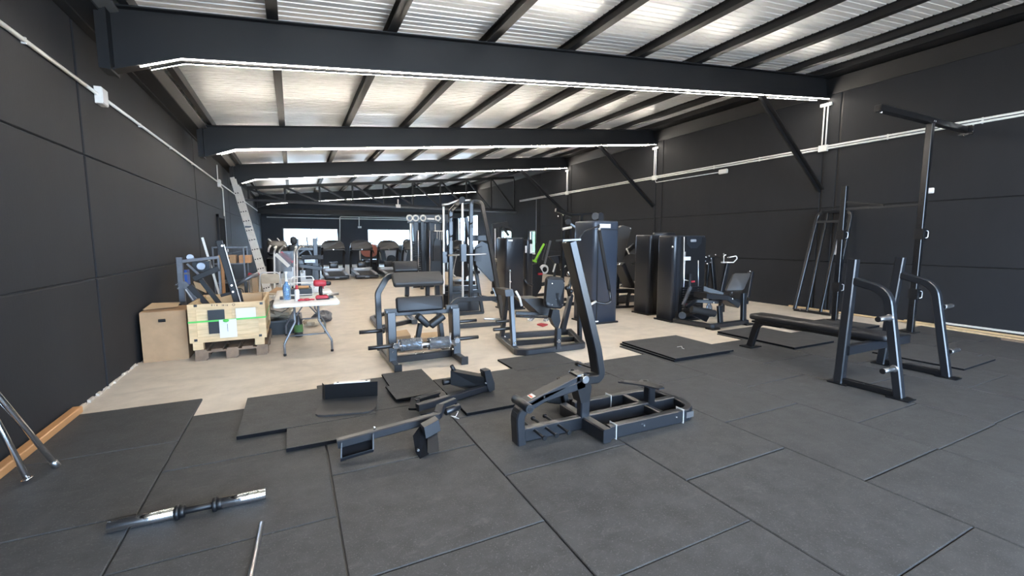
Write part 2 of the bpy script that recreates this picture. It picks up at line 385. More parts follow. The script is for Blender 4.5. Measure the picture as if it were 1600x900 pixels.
# back wall with a row of strip windows
BW = [(-0.48, 2.6), (4.4, 7.15), (7.75, 9.9)]
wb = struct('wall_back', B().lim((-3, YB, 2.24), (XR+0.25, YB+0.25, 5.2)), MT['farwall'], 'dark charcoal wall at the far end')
xx = -3.0
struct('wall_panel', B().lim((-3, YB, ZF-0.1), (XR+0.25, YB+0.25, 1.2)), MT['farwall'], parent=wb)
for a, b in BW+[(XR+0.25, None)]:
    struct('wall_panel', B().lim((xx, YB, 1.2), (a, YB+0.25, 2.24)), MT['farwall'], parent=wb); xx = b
n_w = 0
def window(ax, a, b, z0, z1, mull):
    global n_w
    n_w += 1
    f = B(); g = B(); t = 0.05
    def bx(bb, u0, z_0, u1, z_1, d0, d1):
        if ax == 'Y': bb.lim((u0, YB+d0, z_0), (u1, YB+d1, z_1))
        else: bb.lim((XR+d0, u0, z_0), (XR+d1, u1, z_1))
    for q in ((a, z0, b, z0+t), (a, z1-t, b, z1), (a, z0, a+t, z1), (b-t, z0, b, z1)): bx(f, *q, 0.08, 0.14)
    for k in range(1, mull): u = a+(b-a)*k/mull; bx(f, u-t/2, z0, u+t/2, z1, 0.08, 0.14)
    bx(f, a-0.03, z0-0.05, b+0.03, z0, -0.04, 0.1)
    o = struct('window_%d' % n_w, f, MT['white'], 'white framed window letting in bright daylight')
    for k in range(mull):
        g = B(); bx(g, a+(b-a)*k/mull+0.01, z0+0.01, a+(b-a)*(k+1)/mull-0.01, z1-0.01, 0.105, 0.112)
        struct('pane', g, MT['glass'], parent=o)
    if ax == 'Y': portal(((a+b)/2, YB+0.2, (z0+z1)/2), (-pi/2, 0, 0), b-a, z1-z0)
    else: portal((XR+0.2, (a+b)/2, (z0+z1)/2), (0, pi/2, 0), z1-z0, b-a)
for a, b in BW: window('Y', a, b, 1.2, 2.24, 2)
window('X', *WIN[0], 1); window('X', *WIN[1], 2); window('X', *WIN[2], 3)
# street side, behind the camera: piers and lintel round a wide open roller door
struct('wall_front', B().lim((-3, YS-0.25, ZF-0.1), (-1.2, YS, 5.3)).lim((8.6, YS-0.25, ZF-0.1), (XR+0.3, YS, 5.3)).lim((-1.2, YS-0.25, 3.45), (8.6, YS, 5.3)), MT['wall'])
portal((3.7, YS-0.1, 1.7), (pi/2, 0, 0), 9.8, 3.45)
yard = struct('ground', B().lim((-60, -70, -0.4), (80, YS-0.25, -0.2)).lim((-60, YB+0.6, -0.4), (80, 110, -0.2)).lim((11.3, YS-0.25, -0.4), (80, YB+0.6, -0.2)), MT['yard'], 'paving outside')
solo('hedge', B().lim((15.5, 14, -0.2), (17, 34, 2.6)), MT['hedge'], 'green hedge outside beyond the right wall windows', 'hedge')

# roof sheets: ribs run across the room, each sheet a piece
ce = struct('ceiling', B().add([V((-2.2, YS-.3, roofz(-2.2)+0.42)), V((XR+.4, YS-.3, roofz(XR+.4)+0.42)), V((XR+.4, YB+.4, roofz(XR+.4)+0.42)), V((-2.2, YB+.4, roofz(-2.2)+0.42))], [(0, 1, 2, 3)]).add([V((-2.2, YS-.3, roofz(-2.2)+0.44)), V((XR+.4, YS-.3, roofz(XR+.4)+0.44)), V((XR+.4, YB+.4, roofz(XR+.4)+0.44)), V((-2.2, YB+.4, roofz(-2.2)+0.44))], [(3, 2, 1, 0)]), MT['roof'], 'white ribbed metal roof seen from below')
sh = B(); prof = []
y = 0.0
while y < 0.996:
    prof += [(y, 0.0), (y+0.083, 0.0), (y+0.088, 0.010), (y+0.106, 0.010), (y+0.111, 0.0)]; y += 0.1111
prof = [(min(p, 0.997), q) for p, q in prof]
x0, x1 = -1.75, XR+0.1
for (yy_, d) in prof: sh.v += [V((x0, yy_, roofz(x0)+0.135+d)), V((x1, yy_, roofz(x1)+0.135+d))]
for i in range(len(prof)-1): sh.f.append((2*i, 2*i+2, 2*i+3, 2*i+1)); sh.sm.append(False)
me = mesh_of(sh, 'roof_sheet', MT['roof'])
k = 0
while YS-0.3+k < YB+0.3:
    o = bpy.data.objects.new('roof_sheet', me); COL.objects.link(o); o.parent = ce; o.location = (0, YS-0.3+k, random.choice((0, 0.002, -0.003))); k += 1
# purlins
for i, px in enumerate([-1.33, -0.08, 1.20, 2.50, 3.78, 5.10, 6.38, 7.64, 8.96, 9.95]):
    z = roofz(px)
    p = B()
    if i in (0,): p.lim((px-0.05, YS, z), (px+0.03, YB, z+0.135))
    else: p.lim((px-0.055, YS, z+0.002), (px+0.055, YB, z+0.014)).lim((px-0.006, YS, z+0.002), (px+0.006, YB, z+0.14)).lim((px-0.055, YS, z+0.122), (px+0.055, YB, z+0.136))
    if i == 9: p.lim((px+0.055, YS, z), (XR+0.05, YB, z+0.012))
    o = struct('trim_%d' % (i+1), p, MT['purlin'], 'black steel roof purlin'); o['kind'] = 'structure'
struct('trim_11', B().prism([V((-1.52, YS, 3.66)), V((-1.40, YS, 3.70)), V((-1.40, YS, 3.72)), V((-1.52, YS, 3.68))], (0, YB-YS, 0)), MT['soffit'], 'grey gutter soffit')
struct('trim_17', B().lim((-1.85, YS, 3.64), (-1.52, YB, 3.70)), MT['wall'], 'dark eaves soffit')
struct('trim_12', B().lim((-2.4, YS, 3.62), (-1.72, YB, 4.3)), MT['wall'])
struct('trim_13', B().lim((XR, YS, 4.7), (XR+0.25, YB, 5.4)), MT['wall'])
struct('trim_14', B().prism([V((XR, YS, 4.55)), V((XR, YS, 4.88)), V((XR-0.10, YS, 4.85)), V((XR-0.02, YS, 4.55))], (0, YB-YS, 0)), MT['purlin'], 'black eaves flashing')

# main roof beams with haunch, light strips both sides of the lower flange, a knee brace
def beam(yc, right_brace=True, idx=0):
    fw = 0.15                                   # flange width
    f = B()
    zb = lambda x: 3.34+0.1015*(x+0.92) if x > -0.92 else 3.34-0.37*(-0.92-x)
    xs = [-1.47, -0.92, XR]
    top = [V((-1.52, yc, roofz(-1.52)-0.15)), V((XR, yc, roofz(XR)-0.15))]
    # the top flange sits right under the purlins
    T = lambda x: roofz(x)
    o3 = lambda x, y, z: V((x, y, z))
    f.prism([o3(-1.47, yc-fw/2, T(-1.47)-0.015), o3(XR, yc-fw/2, T(XR)-0.015), o3(XR, yc-fw/2, T(XR)), o3(-1.47, yc-fw/2, T(-1.47))], (0, fw, 0))
    f.prism([o3(-1.47, yc-0.006, zb(-1.47)), o3(-0.92, yc-0.006, zb(-0.92)), o3(XR, yc-0.006, zb(XR)), o3(XR, yc-0.006, T(XR)), o3(-1.47, yc-0.006, T(-1.47))], (0, 0.012, 0))
    for a, b in ((xs[0], xs[1]), (xs[1], xs[2])):
        f.prism([o3(a, yc-fw/2, zb(a)), o3(b, yc-fw/2, zb(b)), o3(b, yc-fw/2, zb(b)+0.015), o3(a, yc-fw/2, zb(a)+0.015)], (0, fw, 0))
    bo = struct('roof_beam', f, MT['beam'], 'black steel roof beam across the room')
    struct('end_plate', B().lim((-1.49, yc-0.13, zb(-1.47)-0.02), (-1.47, yc+0.13, T(-1.47))), MT['beam'], parent=bo)
    struct('bracket', B().lim((-1.56, yc-0.12, zb(-1.5)), (-1.49, yc+0.12, T(-1.54)-0.02)), MT['beam'], parent=bo)
    if right_brace:
        xa = XR-2.18
        struct('knee_brace', B().bar((xa, yc, zb(xa)), (XR-0.02, yc, 2.58), 0.13, 0.02, up=(0, 1, 0)).bar((xa+.0, yc+.04, zb(xa)+.02), (XR-0.02, yc+.04, 2.6), 0.02, 0.08, up=(0, 1, 0)).bar((xa+.0, yc-.04, zb(xa)+.02), (XR-0.02, yc-.04, 2.6), 0.02, 0.08, up=(0, 1, 0)), MT['purlin'], parent=bo)
    return zb
def strip(yc, side, zb, xa, xb, label, kink=True, group='light strips along the roof beams'):
    pts = ([V((xa, yc, zb(xa)-0.014)), V((-0.92, yc, zb(-0.92)-0.012))] if kink else [V((xa, yc, zb(xa)-0.014))])+[V((xb, yc, zb(xb)-0.012))]
    t = thing('light_strip', label, 'light', pts[0], 0, group)
    part('diffuser', B().sweep(pts, rect_prof(0.014, 0.010), UP), MT['led'], t)
    part('side_rail', B().sweep([p+V((0, -side*0.011, 0.0)) for p in pts], rect_prof(0.004, 0.012), UP), MT['black'], t)  # added black lip, stops the strip from lighting the flange underside
    part('profile', B().sweep([p+V((0, 0, 0.009)) for p in pts], rect_prof(0.018, 0.006), UP), MT['black'], t)
names = ['behind the camera', 'overhead', 'nearest in view', 'second in view', 'third in view', 'beyond the lattice truss', 'at the far end']
for i, yc in enumerate(FR):
    if i == 5 or yc > YB-1: continue
    zb = beam(yc, i not in (6,))
    if i == 6:
        strip(yc-0.062, -1, zb, -1.05, 0.3, 'short warm light strip on the farthest beam, left end'); strip(yc-0.062, -1, zb, 1.9, XR-0.1, 'long warm light strip on the farthest beam behind the lattice truss')
    elif i >= 1:
        strip(yc-0.062, -1, zb, -1.26, XR-0.05, 'warm white light strip on the front edge of the roof beam %s' % names[i]); strip(yc+0.062, 1, zb, -1.20, XR-0.25, 'warm white light strip on the rear edge of the roof beam %s' % names[i])
# lattice truss on the frame line at 20.5
yt = 20.5
tr = struct('lattice_truss', B().prism([V((-1.5, yt-.05, 3.50)), V((XR, yt-.05, 4.63)), V((XR, yt-.05, 4.75)), V((-1.5, yt-.05, 3.62))], (0, .1, 0)), MT['purlin'], 'black steel lattice truss across the hall')
struct('lower_chord', B().bar((-1.5, yt, 3.12), (XR, yt, 3.06), 0.07, 0.07), MT['purlin'], parent=tr)
nx = 9; xs = [-1.5+(XR+1.5)*k/nx for k in range(nx+1)]
ztop = lambda x: 3.55+(x+1.5)*0.096
zlow = lambda x: 3.12-(x+1.5)*0.005
for k, x in enumerate(xs):
    struct('vertical_strut', B().bar((x+(0.03 if k == 0 else -0.03 if k == nx else 0), yt, zlow(x)), (x+(0.03 if k == 0 else -0.03 if k == nx else 0), yt, ztop(x)), 0.07, 0.07), MT['purlin'], parent=tr)
    if k < nx: struct('diagonal_strut', B().bar((x+0.05, yt, ztop(x)-0.03), (xs[k+1]-0.05, yt, zlow(xs[k+1])+0.03), 0.075, 0.075), MT['purlin'], parent=tr)
# dark downstand at the back (deep fascia over the far windows) and grey bridging rail
struct('trim_15', B().lim((-1.6, 27.4, 2.95), (XR, 27.6, 3.25)), MT['beam'], 'dark fascia')
struct('door_1', B().lim((XL(14.2)-0.0, 13.7, ZF), (XL(14.2)+0.03, 14.7, 2.1)), MT['roughblack'], 'black doorway in the left wall')
struct('trim_16', B().lim((XL(13.6), 13.62, ZF), (XL(13.6)+0.05, 13.70, 2.18)).lim((XL(14.7), 14.7, ZF), (XL(14.7)+0.05, 14.78, 2.18)).lim((XL(14.7)-.01, 13.62, 2.1), (XL(14.7)+0.05, 14.78, 2.18)), MT['wall'], 'door frame')

rg = B(); rr = random.Random(4); y = 5.06
while y < 6.84:
    d = rr.uniform(.04, .12); h = rr.uniform(.006, .035); w_ = rr.uniform(.01, .03); x = XL(y)
    rg.prism([V((x, y, ZF)), V((x+w_, y, ZF)), V((x+w_*.6, y+d, ZF)), V((x, y+d, ZF))], (0, 0, h)); y += d*.9
struct('trim_18', rg, MT['concrete'], 'ragged pale plaster edge along the foot of the left wall')
# ================================================================== FOREGROUND
def tilebox(x0, y0, x1, y1, z0, t=0.022, rot=0.0, tilt=(0, 0)):
    b = B(); cx, cy = (x0+x1)/2, (y0+y1)/2; a, c = (x1-x0)/2, (y1-y0)/2; e = 0.002
    def q(x, y, z):
        X = cx+x*cos(rot)-y*sin(rot); Y = cy+x*sin(rot)+y*cos(rot); return V((X, Y, z0+z+x*tilt[0]+y*tilt[1]))
    for z, i in ((0, 0), (t-e, 0), (t, e)): b.v += [q(-a+i, -c+i, z), q(a-i, -c+i, z), q(a-i, c-i, z), q(-a+i, c-i, z)]
    b.f = [(3, 2, 1, 0)]+[(k*4+i, k*4+(i+1) % 4, k*4+4+(i+1) % 4, k*4+4+i) for k in range(2) for i in range(4)]+[(8, 9, 10, 11)]; b.sm = [False]*len(b.f)
    return b
def mat_(b, label):
    o = solo('rubber_mat', b, MT['rubber'], label, 'mat', 'loose rubber mats not yet laid')
    o.data.materials.append(MT['roughblack'])
    for p_ in o.data.polygons[1:5]: p_.material_index = 1
    return o
mat_(tilebox(-0.45, 3.785, 0.57, 4.70, 0.001, t=0.028, tilt=(0.0, 0.0)), 'loose black rubber mat under the L shaped foot plate')
mat_(tilebox(-0.11, 3.40, 0.75, 3.775, 0.001, t=0.028), 'narrow loose rubber mat in front of the foot plate mat')
mat_(tilebox(0.82, 4.13, 1.27, 4.93, 0.001, rot=0.0), 'small loose rubber mat beside the concrete, left of the loose padded arm')
mat_(tilebox(0.78, 4.02, 1.24, 4.44, 0.024, t=0.018, rot=0.05), 'upper mat of the small stack by the long loose arm')
mat_(tilebox(1.27, 3.44, 2.22, 4.46, 0.001, t=0.028, rot=0.0), 'square loose rubber mat under the loose padded arm')
mat_(tilebox(2.26, 4.44, 3.10, 4.98, 0.001-0.02, rot=0.0), 'loose rubber mat on bare concrete in front of the plate loaded leg machine')
mat_(tilebox(4.18, 3.90, 5.20, 4.92, 0.001, tilt=(0, 0.0)), 'lower mat of the raised pair right of the tall shrouded machine')
mat_(tilebox(4.20, 3.88, 5.24, 4.90, 0.024, rot=-0.02), 'upper mat of the raised pair right of the tall shrouded machine')
mat_(tilebox(6.15, 3.62, 7.10, 4.86, 0.001, t=0.03, rot=0.0), 'loose rubber mat beyond the foot of the bench')
mat_(tilebox(7.55, 4.25, 8.55, 5.25, 0.003, t=0.03, rot=0.0), 'loose rubber mat beyond the bench by the leaning frame')
mat_(tilebox(8.60, 3.95, 9.12, 4.55, 0.001, t=0.03, rot=0.0), 'loose rubber mat between rack upright and wall')
mat_(tilebox(6.90, 2.15, 7.85, 3.05, 0.001, t=0.02, rot=0.02), 'loose rubber mat beyond the far frame of the bench')

# ---- base frame of a dismantled machine with tall post
Yp = 2.80
def y2(x, y, Y=Yp): return at(x, y, Y=Y)
t = thing('dismantled_press', 'black steel machine base with tall bent post and zip tied rails lying on rubber floor', 'gym machine', (2.2, 2.8, 0))
rail = B()
rail.path([(2.08, 2.56, .055), (2.97, 2.545, .055), (3.02, 2.80, .055), (2.97, 3.07, .055), (2.12, 3.085, .055)], 0.06, 0.105, r=[0.2, 0.0, 0.2])
part('base_rail', rail, MT['frame2'], t)
part('spine', B().bar((1.47, 2.80, .06), (3.0, 2.80, .06), 0.06, 0.105), MT['frame2'], t)
part('cross_tube', B().bar((2.03, 2.50, .055), (2.03, 3.10, .055), 0.075, 0.105), MT['frame2'], t)
for ya, yb in ((2.59, 2.77), (2.83, 3.05)): part('cross_tube', B().bar((2.66, ya, .06), (2.66, yb, .06), 0.05, 0.08), MT['frame2'], t)
foot = [y2(811, 690), y2(808, 642), y2(845, 619), y2(908, 597)]
foot[0].z = 0.0
part('rear_foot', B().path(foot, 0.068, 0.11, r=[0.10, 0.06], up=(0, 1, 0)), MT['frame2'], t)
pst = y2(911, 650); part('post', B().bar((pst.x, 2.8, 0.1), (pst.x, 2.8, y2(911, 590).z), 0.085, 0.07, up=(0, 1, 0)), MT['frame2'], t)
pv = y2(904, 588)
pl = part('pivot_bracket', B().prism([V((pv.x-.05, 2.745, pv.z+.03)), V((pv.x+.03, 2.745, pv.z+.035)), V((pv.x+.09, 2.745, pv.z-.08)), V((pv.x+.07, 2.745, pv.z-.2)), V((pv.x-.01, 2.745, pv.z-.2)), V((pv.x-.05, 2.745, pv.z-.06))], (0, 0.11, 0)), MT['frame'], t)
part('pivot_bolt', B().cyl((pv.x, 2.70, pv.z), (pv.x, 2.90, pv.z), 0.032, 18), MT['chrome'], pl, label='silver pivot bolt')
arm = [pv+V((0.03, 0, -0.02)), y2(936, 590), y2(929, 545), y2(889, 378)]
part('tall_arm', B().path(arm, 0.068, 0.115, r=[0.16, 0.3], up=(0, 1, 0), n=7), MT['frame'], t)
tp = arm[-1]
part('arm_cap', B().prism([tp+V((-.085, -.05, .004)), tp+V((.075, -.05, .012)), tp+V((.075, .05, .012)), tp+V((-.085, .05, .004))], (0, 0, 0.012)), MT['galv'], t)
lv0, lv1 = y2(900, 588, 2.80), y2(816, 631, 2.80)
part('lever', B().bar(lv0, lv1, 0.11, 0.045, up=(0, 0, 1)), MT['frame2'], t)
lr = part('lever_roller', B().cyl(lv1+V((0, -.12, 0)), lv1+V((0, .12, 0)), 0.034, 16), MT['frame2'], t)
part('roller_bore', B().cyl(lv1+V((0, -.123, 0)), lv1+V((0, -.119, 0)), 0.018, 14), MT['black'], lr)
part('warning_label', B().prism([lv1+(lv0-lv1)*k+V((0, s, .026)) for k, s in ((.12, -.035), (.20, -.035), (.20, .03), (.12, .03))], (0, 0, .001)), MT['paper'], t, label='small white and red warning label')
part('warning_band', B().prism([lv1+(lv0-lv1)*k+V((0, s, .0275)) for k, s in ((.13, -.03), (.155, -.03), (.155, .025), (.13, .025))], (0, 0, .001)), MT['orange'], t)
part('damper', B().tube([y2(880, 600), y2(836, 626)], 0.012), MT['black'], t)
for xk in (1.56, 1.66, 1.77):
    part('storage_peg', B().tube([(xk, 2.62, .085), (xk, 2.98, .085)], 0.011, n=8).cyl((xk, 2.615, .085), (xk, 2.63, .085), 0.018).cyl((xk, 2.97, .085), (xk, 2.985, .085), 0.018), MT['frame'], t)
sp = part('support_post', B().bar((2.72, 2.80, .1), (2.72, 2.80, .24), .075, .075), MT['frame'], t)
pk = []
for (a, b) in ((-.16, .2), (-.10, .23), (.0, .12), (.07, .16), (.12, .13), (.09, .07), (.13, -.03), (.09, -.1), (.03, -.1), (-.04, .05)): pk.append(V((2.70+a, 2.80+b, .24)))
part('mounting_plate', B().prism(pk[::-1], (0, 0, .012)), MT['frame2'], sp)
for (a, b) in ((-.12, .195), (.09, -.06), (.07, .11)): part('slot', B().cyl((2.70+a, 2.8+b, .2515), (2.70+a, 2.8+b, .2535), .018, 12), MT['black'], sp)
for q in ((2.13, 2.56), (2.82, 2.55), (2.50, 3.08)):
    part('cable_tie', B().path([(q[0], q[1]-.036, -.0+.004), (q[0], q[1]-.036, .112), (q[0], q[1]+.036, .112), (q[0], q[1]+.036, .004)], 0.012, 0.004, up=(1, 0, 0), closed=True), MT['white'], t, label='white cable tie')
part('rating_plate', B().lim((2.86, 2.513, .035), (2.94, 2.5165, .085)), MT['steel'], t, label='silver rating plate')
for xk in (2.4, 2.75): part('bolt', B().cyl((xk, 2.512, .06), (xk, 2.53, .06), .009, 8), MT['chrome'], t)
k0 = at(870, 632); k0.z = 0
part('pedal_block', B().bar((1.98, 3.30, .10), (2.2, 3.25, .05), .10, .07).bar((2.13, 3.2, .02), (2.06, 3.2, .30), .05, .06, up=(0, 1, 0)).bar((2.06, 3.2, .28), (2.10, 2.85, .28), .04, .05), MT['black'], t)
part('lock_knob', B().cyl(y2(862+42, 568, 3.0), y2(925, 575, 2.84), .008, 8).cyl(y2(901, 568, 3.05), y2(906, 569, 3.0), .022, 12), MT['black'], t)

# ---- bench press station
t = thing('bench_press_station', 'black olympic bench with two bent side frames and chrome plate pegs on rubber floor', 'weight bench', (5.78, 3.0, 0))
def side(X0, X1, pts_up, pts_arm, pegs, out, foot_y):
    P = lambda q, X: at(q[0], q[1], X=X)
    f = B(); a, b = P(pts_up[0], X0), P(pts_up[1], X0); a.z = 0.01
    part('upright', B().bar(a, b, 0.085, 0.085, up=(1, 0, 0)), MT['frame2'], t)
    q = [P(k, X0) for k in pts_arm]; q[-1].z = 0.01
    part('rear_leg', B().path(q, 0.075, 0.075, r=0.20, up=(1, 0, 0), n=7), MT['frame2'], t)
    part('floor_rail', B().bar((X0, q[-1].y, .035), (X0, a.y, .035), .06, .06), MT['frame'], t)
    for yy_ in (a.y, q[-1].y): part('foot_plate', B().lim((X0-.075, yy_-.10, 0), (X0+.075, yy_+.08, .012)), MT['frame'], t)
    for pg in pegs:
        c = P(pg, X0)
        part('plate_peg', B().cyl(c+V((out*.03, 0, 0)), c+V((out*.24, 0, 0)), .024, 16).cyl(c+V((out*.03, 0, 0)), c+V((out*.04, 0, 0)), .034, 16), MT['steel'], t, label='chrome plate storage peg')
        part('peg_cap', B().cyl(c+V((out*.24, 0, 0)), c+V((out*.25, 0, 0)), .026, 16), MT['black'], t)
    for k in (.25, .4, .6, .75):
        c = q[-1]*(1-k)+q[-3]*k if len(q) > 3 else q[-1]
        part('bolt', B().cyl(c+V((-out*.038, 0, 0)), c+V((-out*.045, 0, 0)), .008, 8), MT['chrome'], t)
    return a, q[-1], b
n_ = side(5.13, 5.13, [(1311, 596), (1334, 405)], [(1329, 437), (1388, 455), (1405, 621)], [(1393, 496), (1400, 575)], -1, 0)
f_ = side(6.40, 6.40, [(1377, 568), (1408, 402)], [(1408, 430), (1461, 445), (1479, 592)], [(1471, 480), (1481, 550)], 1, 0)
cb0 = at(1317, 545, X=5.13)
part('cross_bar', B().bar((5.13, 2.50, .36), (6.40, 2.50, .36), .075, .10), MT['frame2'], t)
for k in (5.13, 6.40):
    c = at(1335, 425, X=5.13) if k < 6 else at(1408, 425, X=6.4)
pd0, pd1 = 2.42, 3.98
part('bench_pad', B().pad((5.78, 3.17, .455), (.30, 1.62, .075), r=.06), MT['pad'], t)
part('pad_frame', B().bar((5.78, 2.5, .39), (5.78, 3.95, .39), .07, .06), MT['frame'], t)
part('front_leg', B().path([(5.78, 3.6, .39), (5.78, 3.92, .38), (5.78, 4.02, .01)], .09, .06, r=.14, up=(1, 0, 0)), MT['frame'], t)
part('foot_plate', B().lim((5.66, 3.93, 0), (5.90, 4.10, .012)), MT['frame'], t)

# ---- wall mounted rig: two drilled uprights, a cross bar, one roof arm
t = thing('squat_rig', 'tall black drilled rig uprights with a top arm reaching the right wall, part assembled', 'rack', (9.1, 3.6, 0))
ub = at(1422, 519); ua = at(1304, 500)
zb_ = at(1448, 195, X=ub.x).z; za_ = at(1322, 291, X=ua.x).z
UB, UA = V((ub.x, ub.y, 0)), V((ua.x, ua.y, 0))
for nm, U, zt in (('upright', UB, zb_), ('upright', UA, za_)):
    u = part(nm, B().bar(U, U+V((0, 0, zt)), .085, .085, up=(0, 1, 0), c=.006), MT['frame'], t)
    hb = B(); z = .25
    while z < min(zt, 2.35): hb.cyl(U+V((0, -.0445, z)), U+V((0, -.0430, z)), .011, 8).cyl(U+V((-.0445, 0, z)), U+V((-.043, 0, z)), .011, 8); z += .10
    part('bolt_holes', hb, MT['black'], u, kind='stuff')
    part('base_plate', B().lim(U+V((-.1, -.09, .0)), U+V((.1, .09, .012))), MT['frame'], u)
    for zz in (.55, 1.52):
        part('hook', B().lim(U+V((-.06, -.065, zz)), U+V((.06, .055, zz+.17))), MT['black'], t)
        part('hook_pin', B().tube([U+V((.01, -.07, zz+.14)), U+V((.035, -.09, zz+.13)), U+V((.035, -.09, zz+.03)), U+V((.0, -.07, zz+.02))], .009, bend=.02, n=8), MT['steel'], t, label='silver hook pin')
zc = at(1388, 322, Y=(ub.y+ua.y)/2).z
zc = at(1322, 327, X=ua.x).z
part('cross_bar', B().bar(UA+V((0, 0, zc)), UB+V((0, 0, zc)), .03, .035), MT['frame2'], t)
part('gusset', B().bar(UA+V((0, 0, zc+.14)), UA*.45+UB*.55+V((0, 0, zc+.03)), .025, .03), MT['frame'], t)
ta = at(1374, 174, Y=ub.y-.02); te = at(1524, 208, Y=ub.y-.02)
zt = zb_+.045
part('top_arm', B().bar((ta.x, ub.y, zt), (XR-.06, ub.y, zt), .09, .09, c=.006), MT['frame'], t)
part('arm_bore', B().lim((ta.x-.002, ub.y-.035, zt-.035), (ta.x+.004, ub.y+.035, zt+.035)), MT['black'], t)
part('wall_bracket', B().lim((XR-.07, ub.y-.10, zt-.09), (XR-.001, ub.y+.07, zt-.075)).lim((XR-.012, ub.y-.10, zt-.09), (XR-.001, ub.y+.07, zt+.07)), MT['frame2'], t)
for dx, dy, dz in ((-.03, -.11, .05), (-.03, -.11, -.05), (-.06, -.02, -.1)): part('bolt', B().cyl((XR+dx, ub.y+dy+.02, zt+dz), (XR+dx, ub.y+dy, zt+dz), .014, 10), MT['chrome'], t)
for dx in (-.02, .02): part('bolt', B().cyl((ub.x+dx-.03, ub.y-.05, zt-.02), (ub.x+dx-.03, ub.y-.075, zt-.02), .016, 10), MT['chrome'], t)
part('bolt', B().cyl((ta.x+.05, ub.y-.02, zt-.045), (ta.x+.05, ub.y-.02, zt-.07), .014, 10), MT['chrome'], t)

# ---- frame leaning on the right wall
t = thing('leaning_hoop', 'black round-cornered machine frame leaning against the right wall behind the rig', 'frame', (10.0, 5.3, ZF))
l0, l1 = V((9.72, 5.78, ZF+.03)), V((9.72, 5.05, ZF+.03))
zt_ = at(1292, 331, X=10.22).z
h0, h1 = V((10.2, 5.70, zt_)), V((10.2, 5.06, zt_))
part('hoop', B().path([l0, h0, h1, l1], .06, .06, r=.14, up=(1, 0, .2)), MT['frame2'], t)
part('bottom_rail', B().bar(l0, l1, .07, .05), MT['frame'], t)
part('top_rail', B().bar(l0.lerp(h0, .9), l1.lerp(h1, .9), .05, .05), MT['frame2'], t)
part('inner_post', B().bar(l0.lerp(l1, .35), h0.lerp(h1, .3), .04, .04, up=(1, 0, 0)), MT['frame'], t)
w0 = l0.lerp(h0, .62).lerp(l1.lerp(h1, .62), .72); w1 = l0.lerp(h0, .85).lerp(l1.lerp(h1, .85), .72)
part('back_post', B().bar(l0.lerp(l1, .72), h0.lerp(h1, .72), .05, .04, up=(1, 0, 0)), MT['frame'], t)
sp_ = part('slotted_plate', B().bar(w0+V((-.03, -.02, -.1)), w1+V((-.03, -.02, -.14)), .08, .006, up=(1, 0, 0)), MT['silverstrip'], t, label='pale slotted metal strip')
for k in (.7, .8): c = w0.lerp(w1, k)+V((-.036, -.02, -.05)); part('slot', B().cyl(c, c+V((-.004, 0, 0)), .016, 10), MT['black'], sp_)
for k in (.2, .4): part('bolt', B().cyl(l0.lerp(l1, k)+V((-.035, 0, .02)), l0.lerp(l1, k)+V((-.05, 0, .02)), .012, 8), MT['chrome'], t)

# ---- L shaped foot plate
t = thing('foot_plate', 'black L shaped foot plate with rounded base standing on loose mat', 'machine part', (.42, 4.0, .024))
a, b = at(508, 626, Z=.03), at(590, 620, Z=.03); u = (b-a).normalized(); v = V((u.y, -u.x, 0)); wd = (b-a).length
ba = []
R = .06; dep = .40
cen = a+u*(wd/2)+v*(dep/2)
pts2 = [a, b, b+v*(dep-.11)+u*.01, b+v*(dep-.05)-u*.005, b+v*(dep-.015)-u*.035, b+v*dep-u*.09, a+v*dep+u*.07, a+v*(dep-.015)+u*.015, a+v*(dep-.05)-u*.012, a+v*(dep-.11)-u*.02]
part('base', B().prism([p+V((0, 0, 0)) for p in pts2], (0, 0, .014)), MT['padgrey'], t)
hh = at(590, 596, Y=b.y-.03).z
part('back_plate', B().prism([a, b, b+V((0, -.03, hh-.03)), a+V((0, -.03, hh-.03))][::-1], (-v.x*.014, -v.y*.014, 0)), MT['black'], t)
part('side_flange', B().prism([a, a+V((0, -.03, hh-.03)), a-v*.07-u*.035+V((0, -.03, hh-.03)), a-v*.07-u*.035], (.004, -.006, 0)), MT['frame2'], t)
tt = a+u*.08-v*.02+V((0, -.03, hh-.024)); te2 = b-u*.07-v*.02+V((0, -.03, hh-.024))
mb = part('mounting_bar', B().bar(tt, te2, .05, .008), MT['alu'], t, label='pale metal mounting bar')
for k in (.1, .9): c = tt.lerp(te2, k); part('slot', B().cyl(c+V((0, 0, .003)), c+V((0, 0, .006)), .010, 10), MT['black'], mb)

# ---- long loose arm with open stirrup and bent bracket
t = thing('lever_arm', 'long grey square tube arm with open stirrup and bent bracket lying on rubber floor', 'machine part', (.55, 3.25, 0))
e0, e1 = at(527, 693, Z=.11), at(680, 652, Z=.17)
d = (e1-e0).normalized()
part('tube', B().bar(e0, e1, .06, .06), MT['frame2'], t)
s = V((0, -.09, -.09)); s2 = V((0.01, .0, -.10))
g0 = e0+V((.02, -.02, 0)); g1 = e0+d*.23+V((0, -.02, 0))
for g in (g0, g1): part('stirrup_side', B().prism([g+V((0, 0.03, .02)), g+V((0, 0.03, -.03)), g+V((-.01, -.05, -.10)), g+V((-.01, -.075, -.07)), g+V((0, -.03, .02))], (d.x*.008, d.y*.008, 0)), MT['frame2'], t)
part('stirrup_base', B().prism([g0+V((-.01, -.05, -.10)), g1+V((-.01, -.05, -.10)), g1+V((-.01, -.075, -.07)), g0+V((-.01, -.075, -.07))], (0, 0, .006)), MT['frame2'], t)
part('stirrup_back', B().prism([g0+V((0, .03, -.02)), g1+V((0, .03, -.02)), g1+V((-.01, -.04, -.095)), g0+V((-.01, -.04, -.095))], (0, 0.004, -.004)), MT['roughblack'], t)
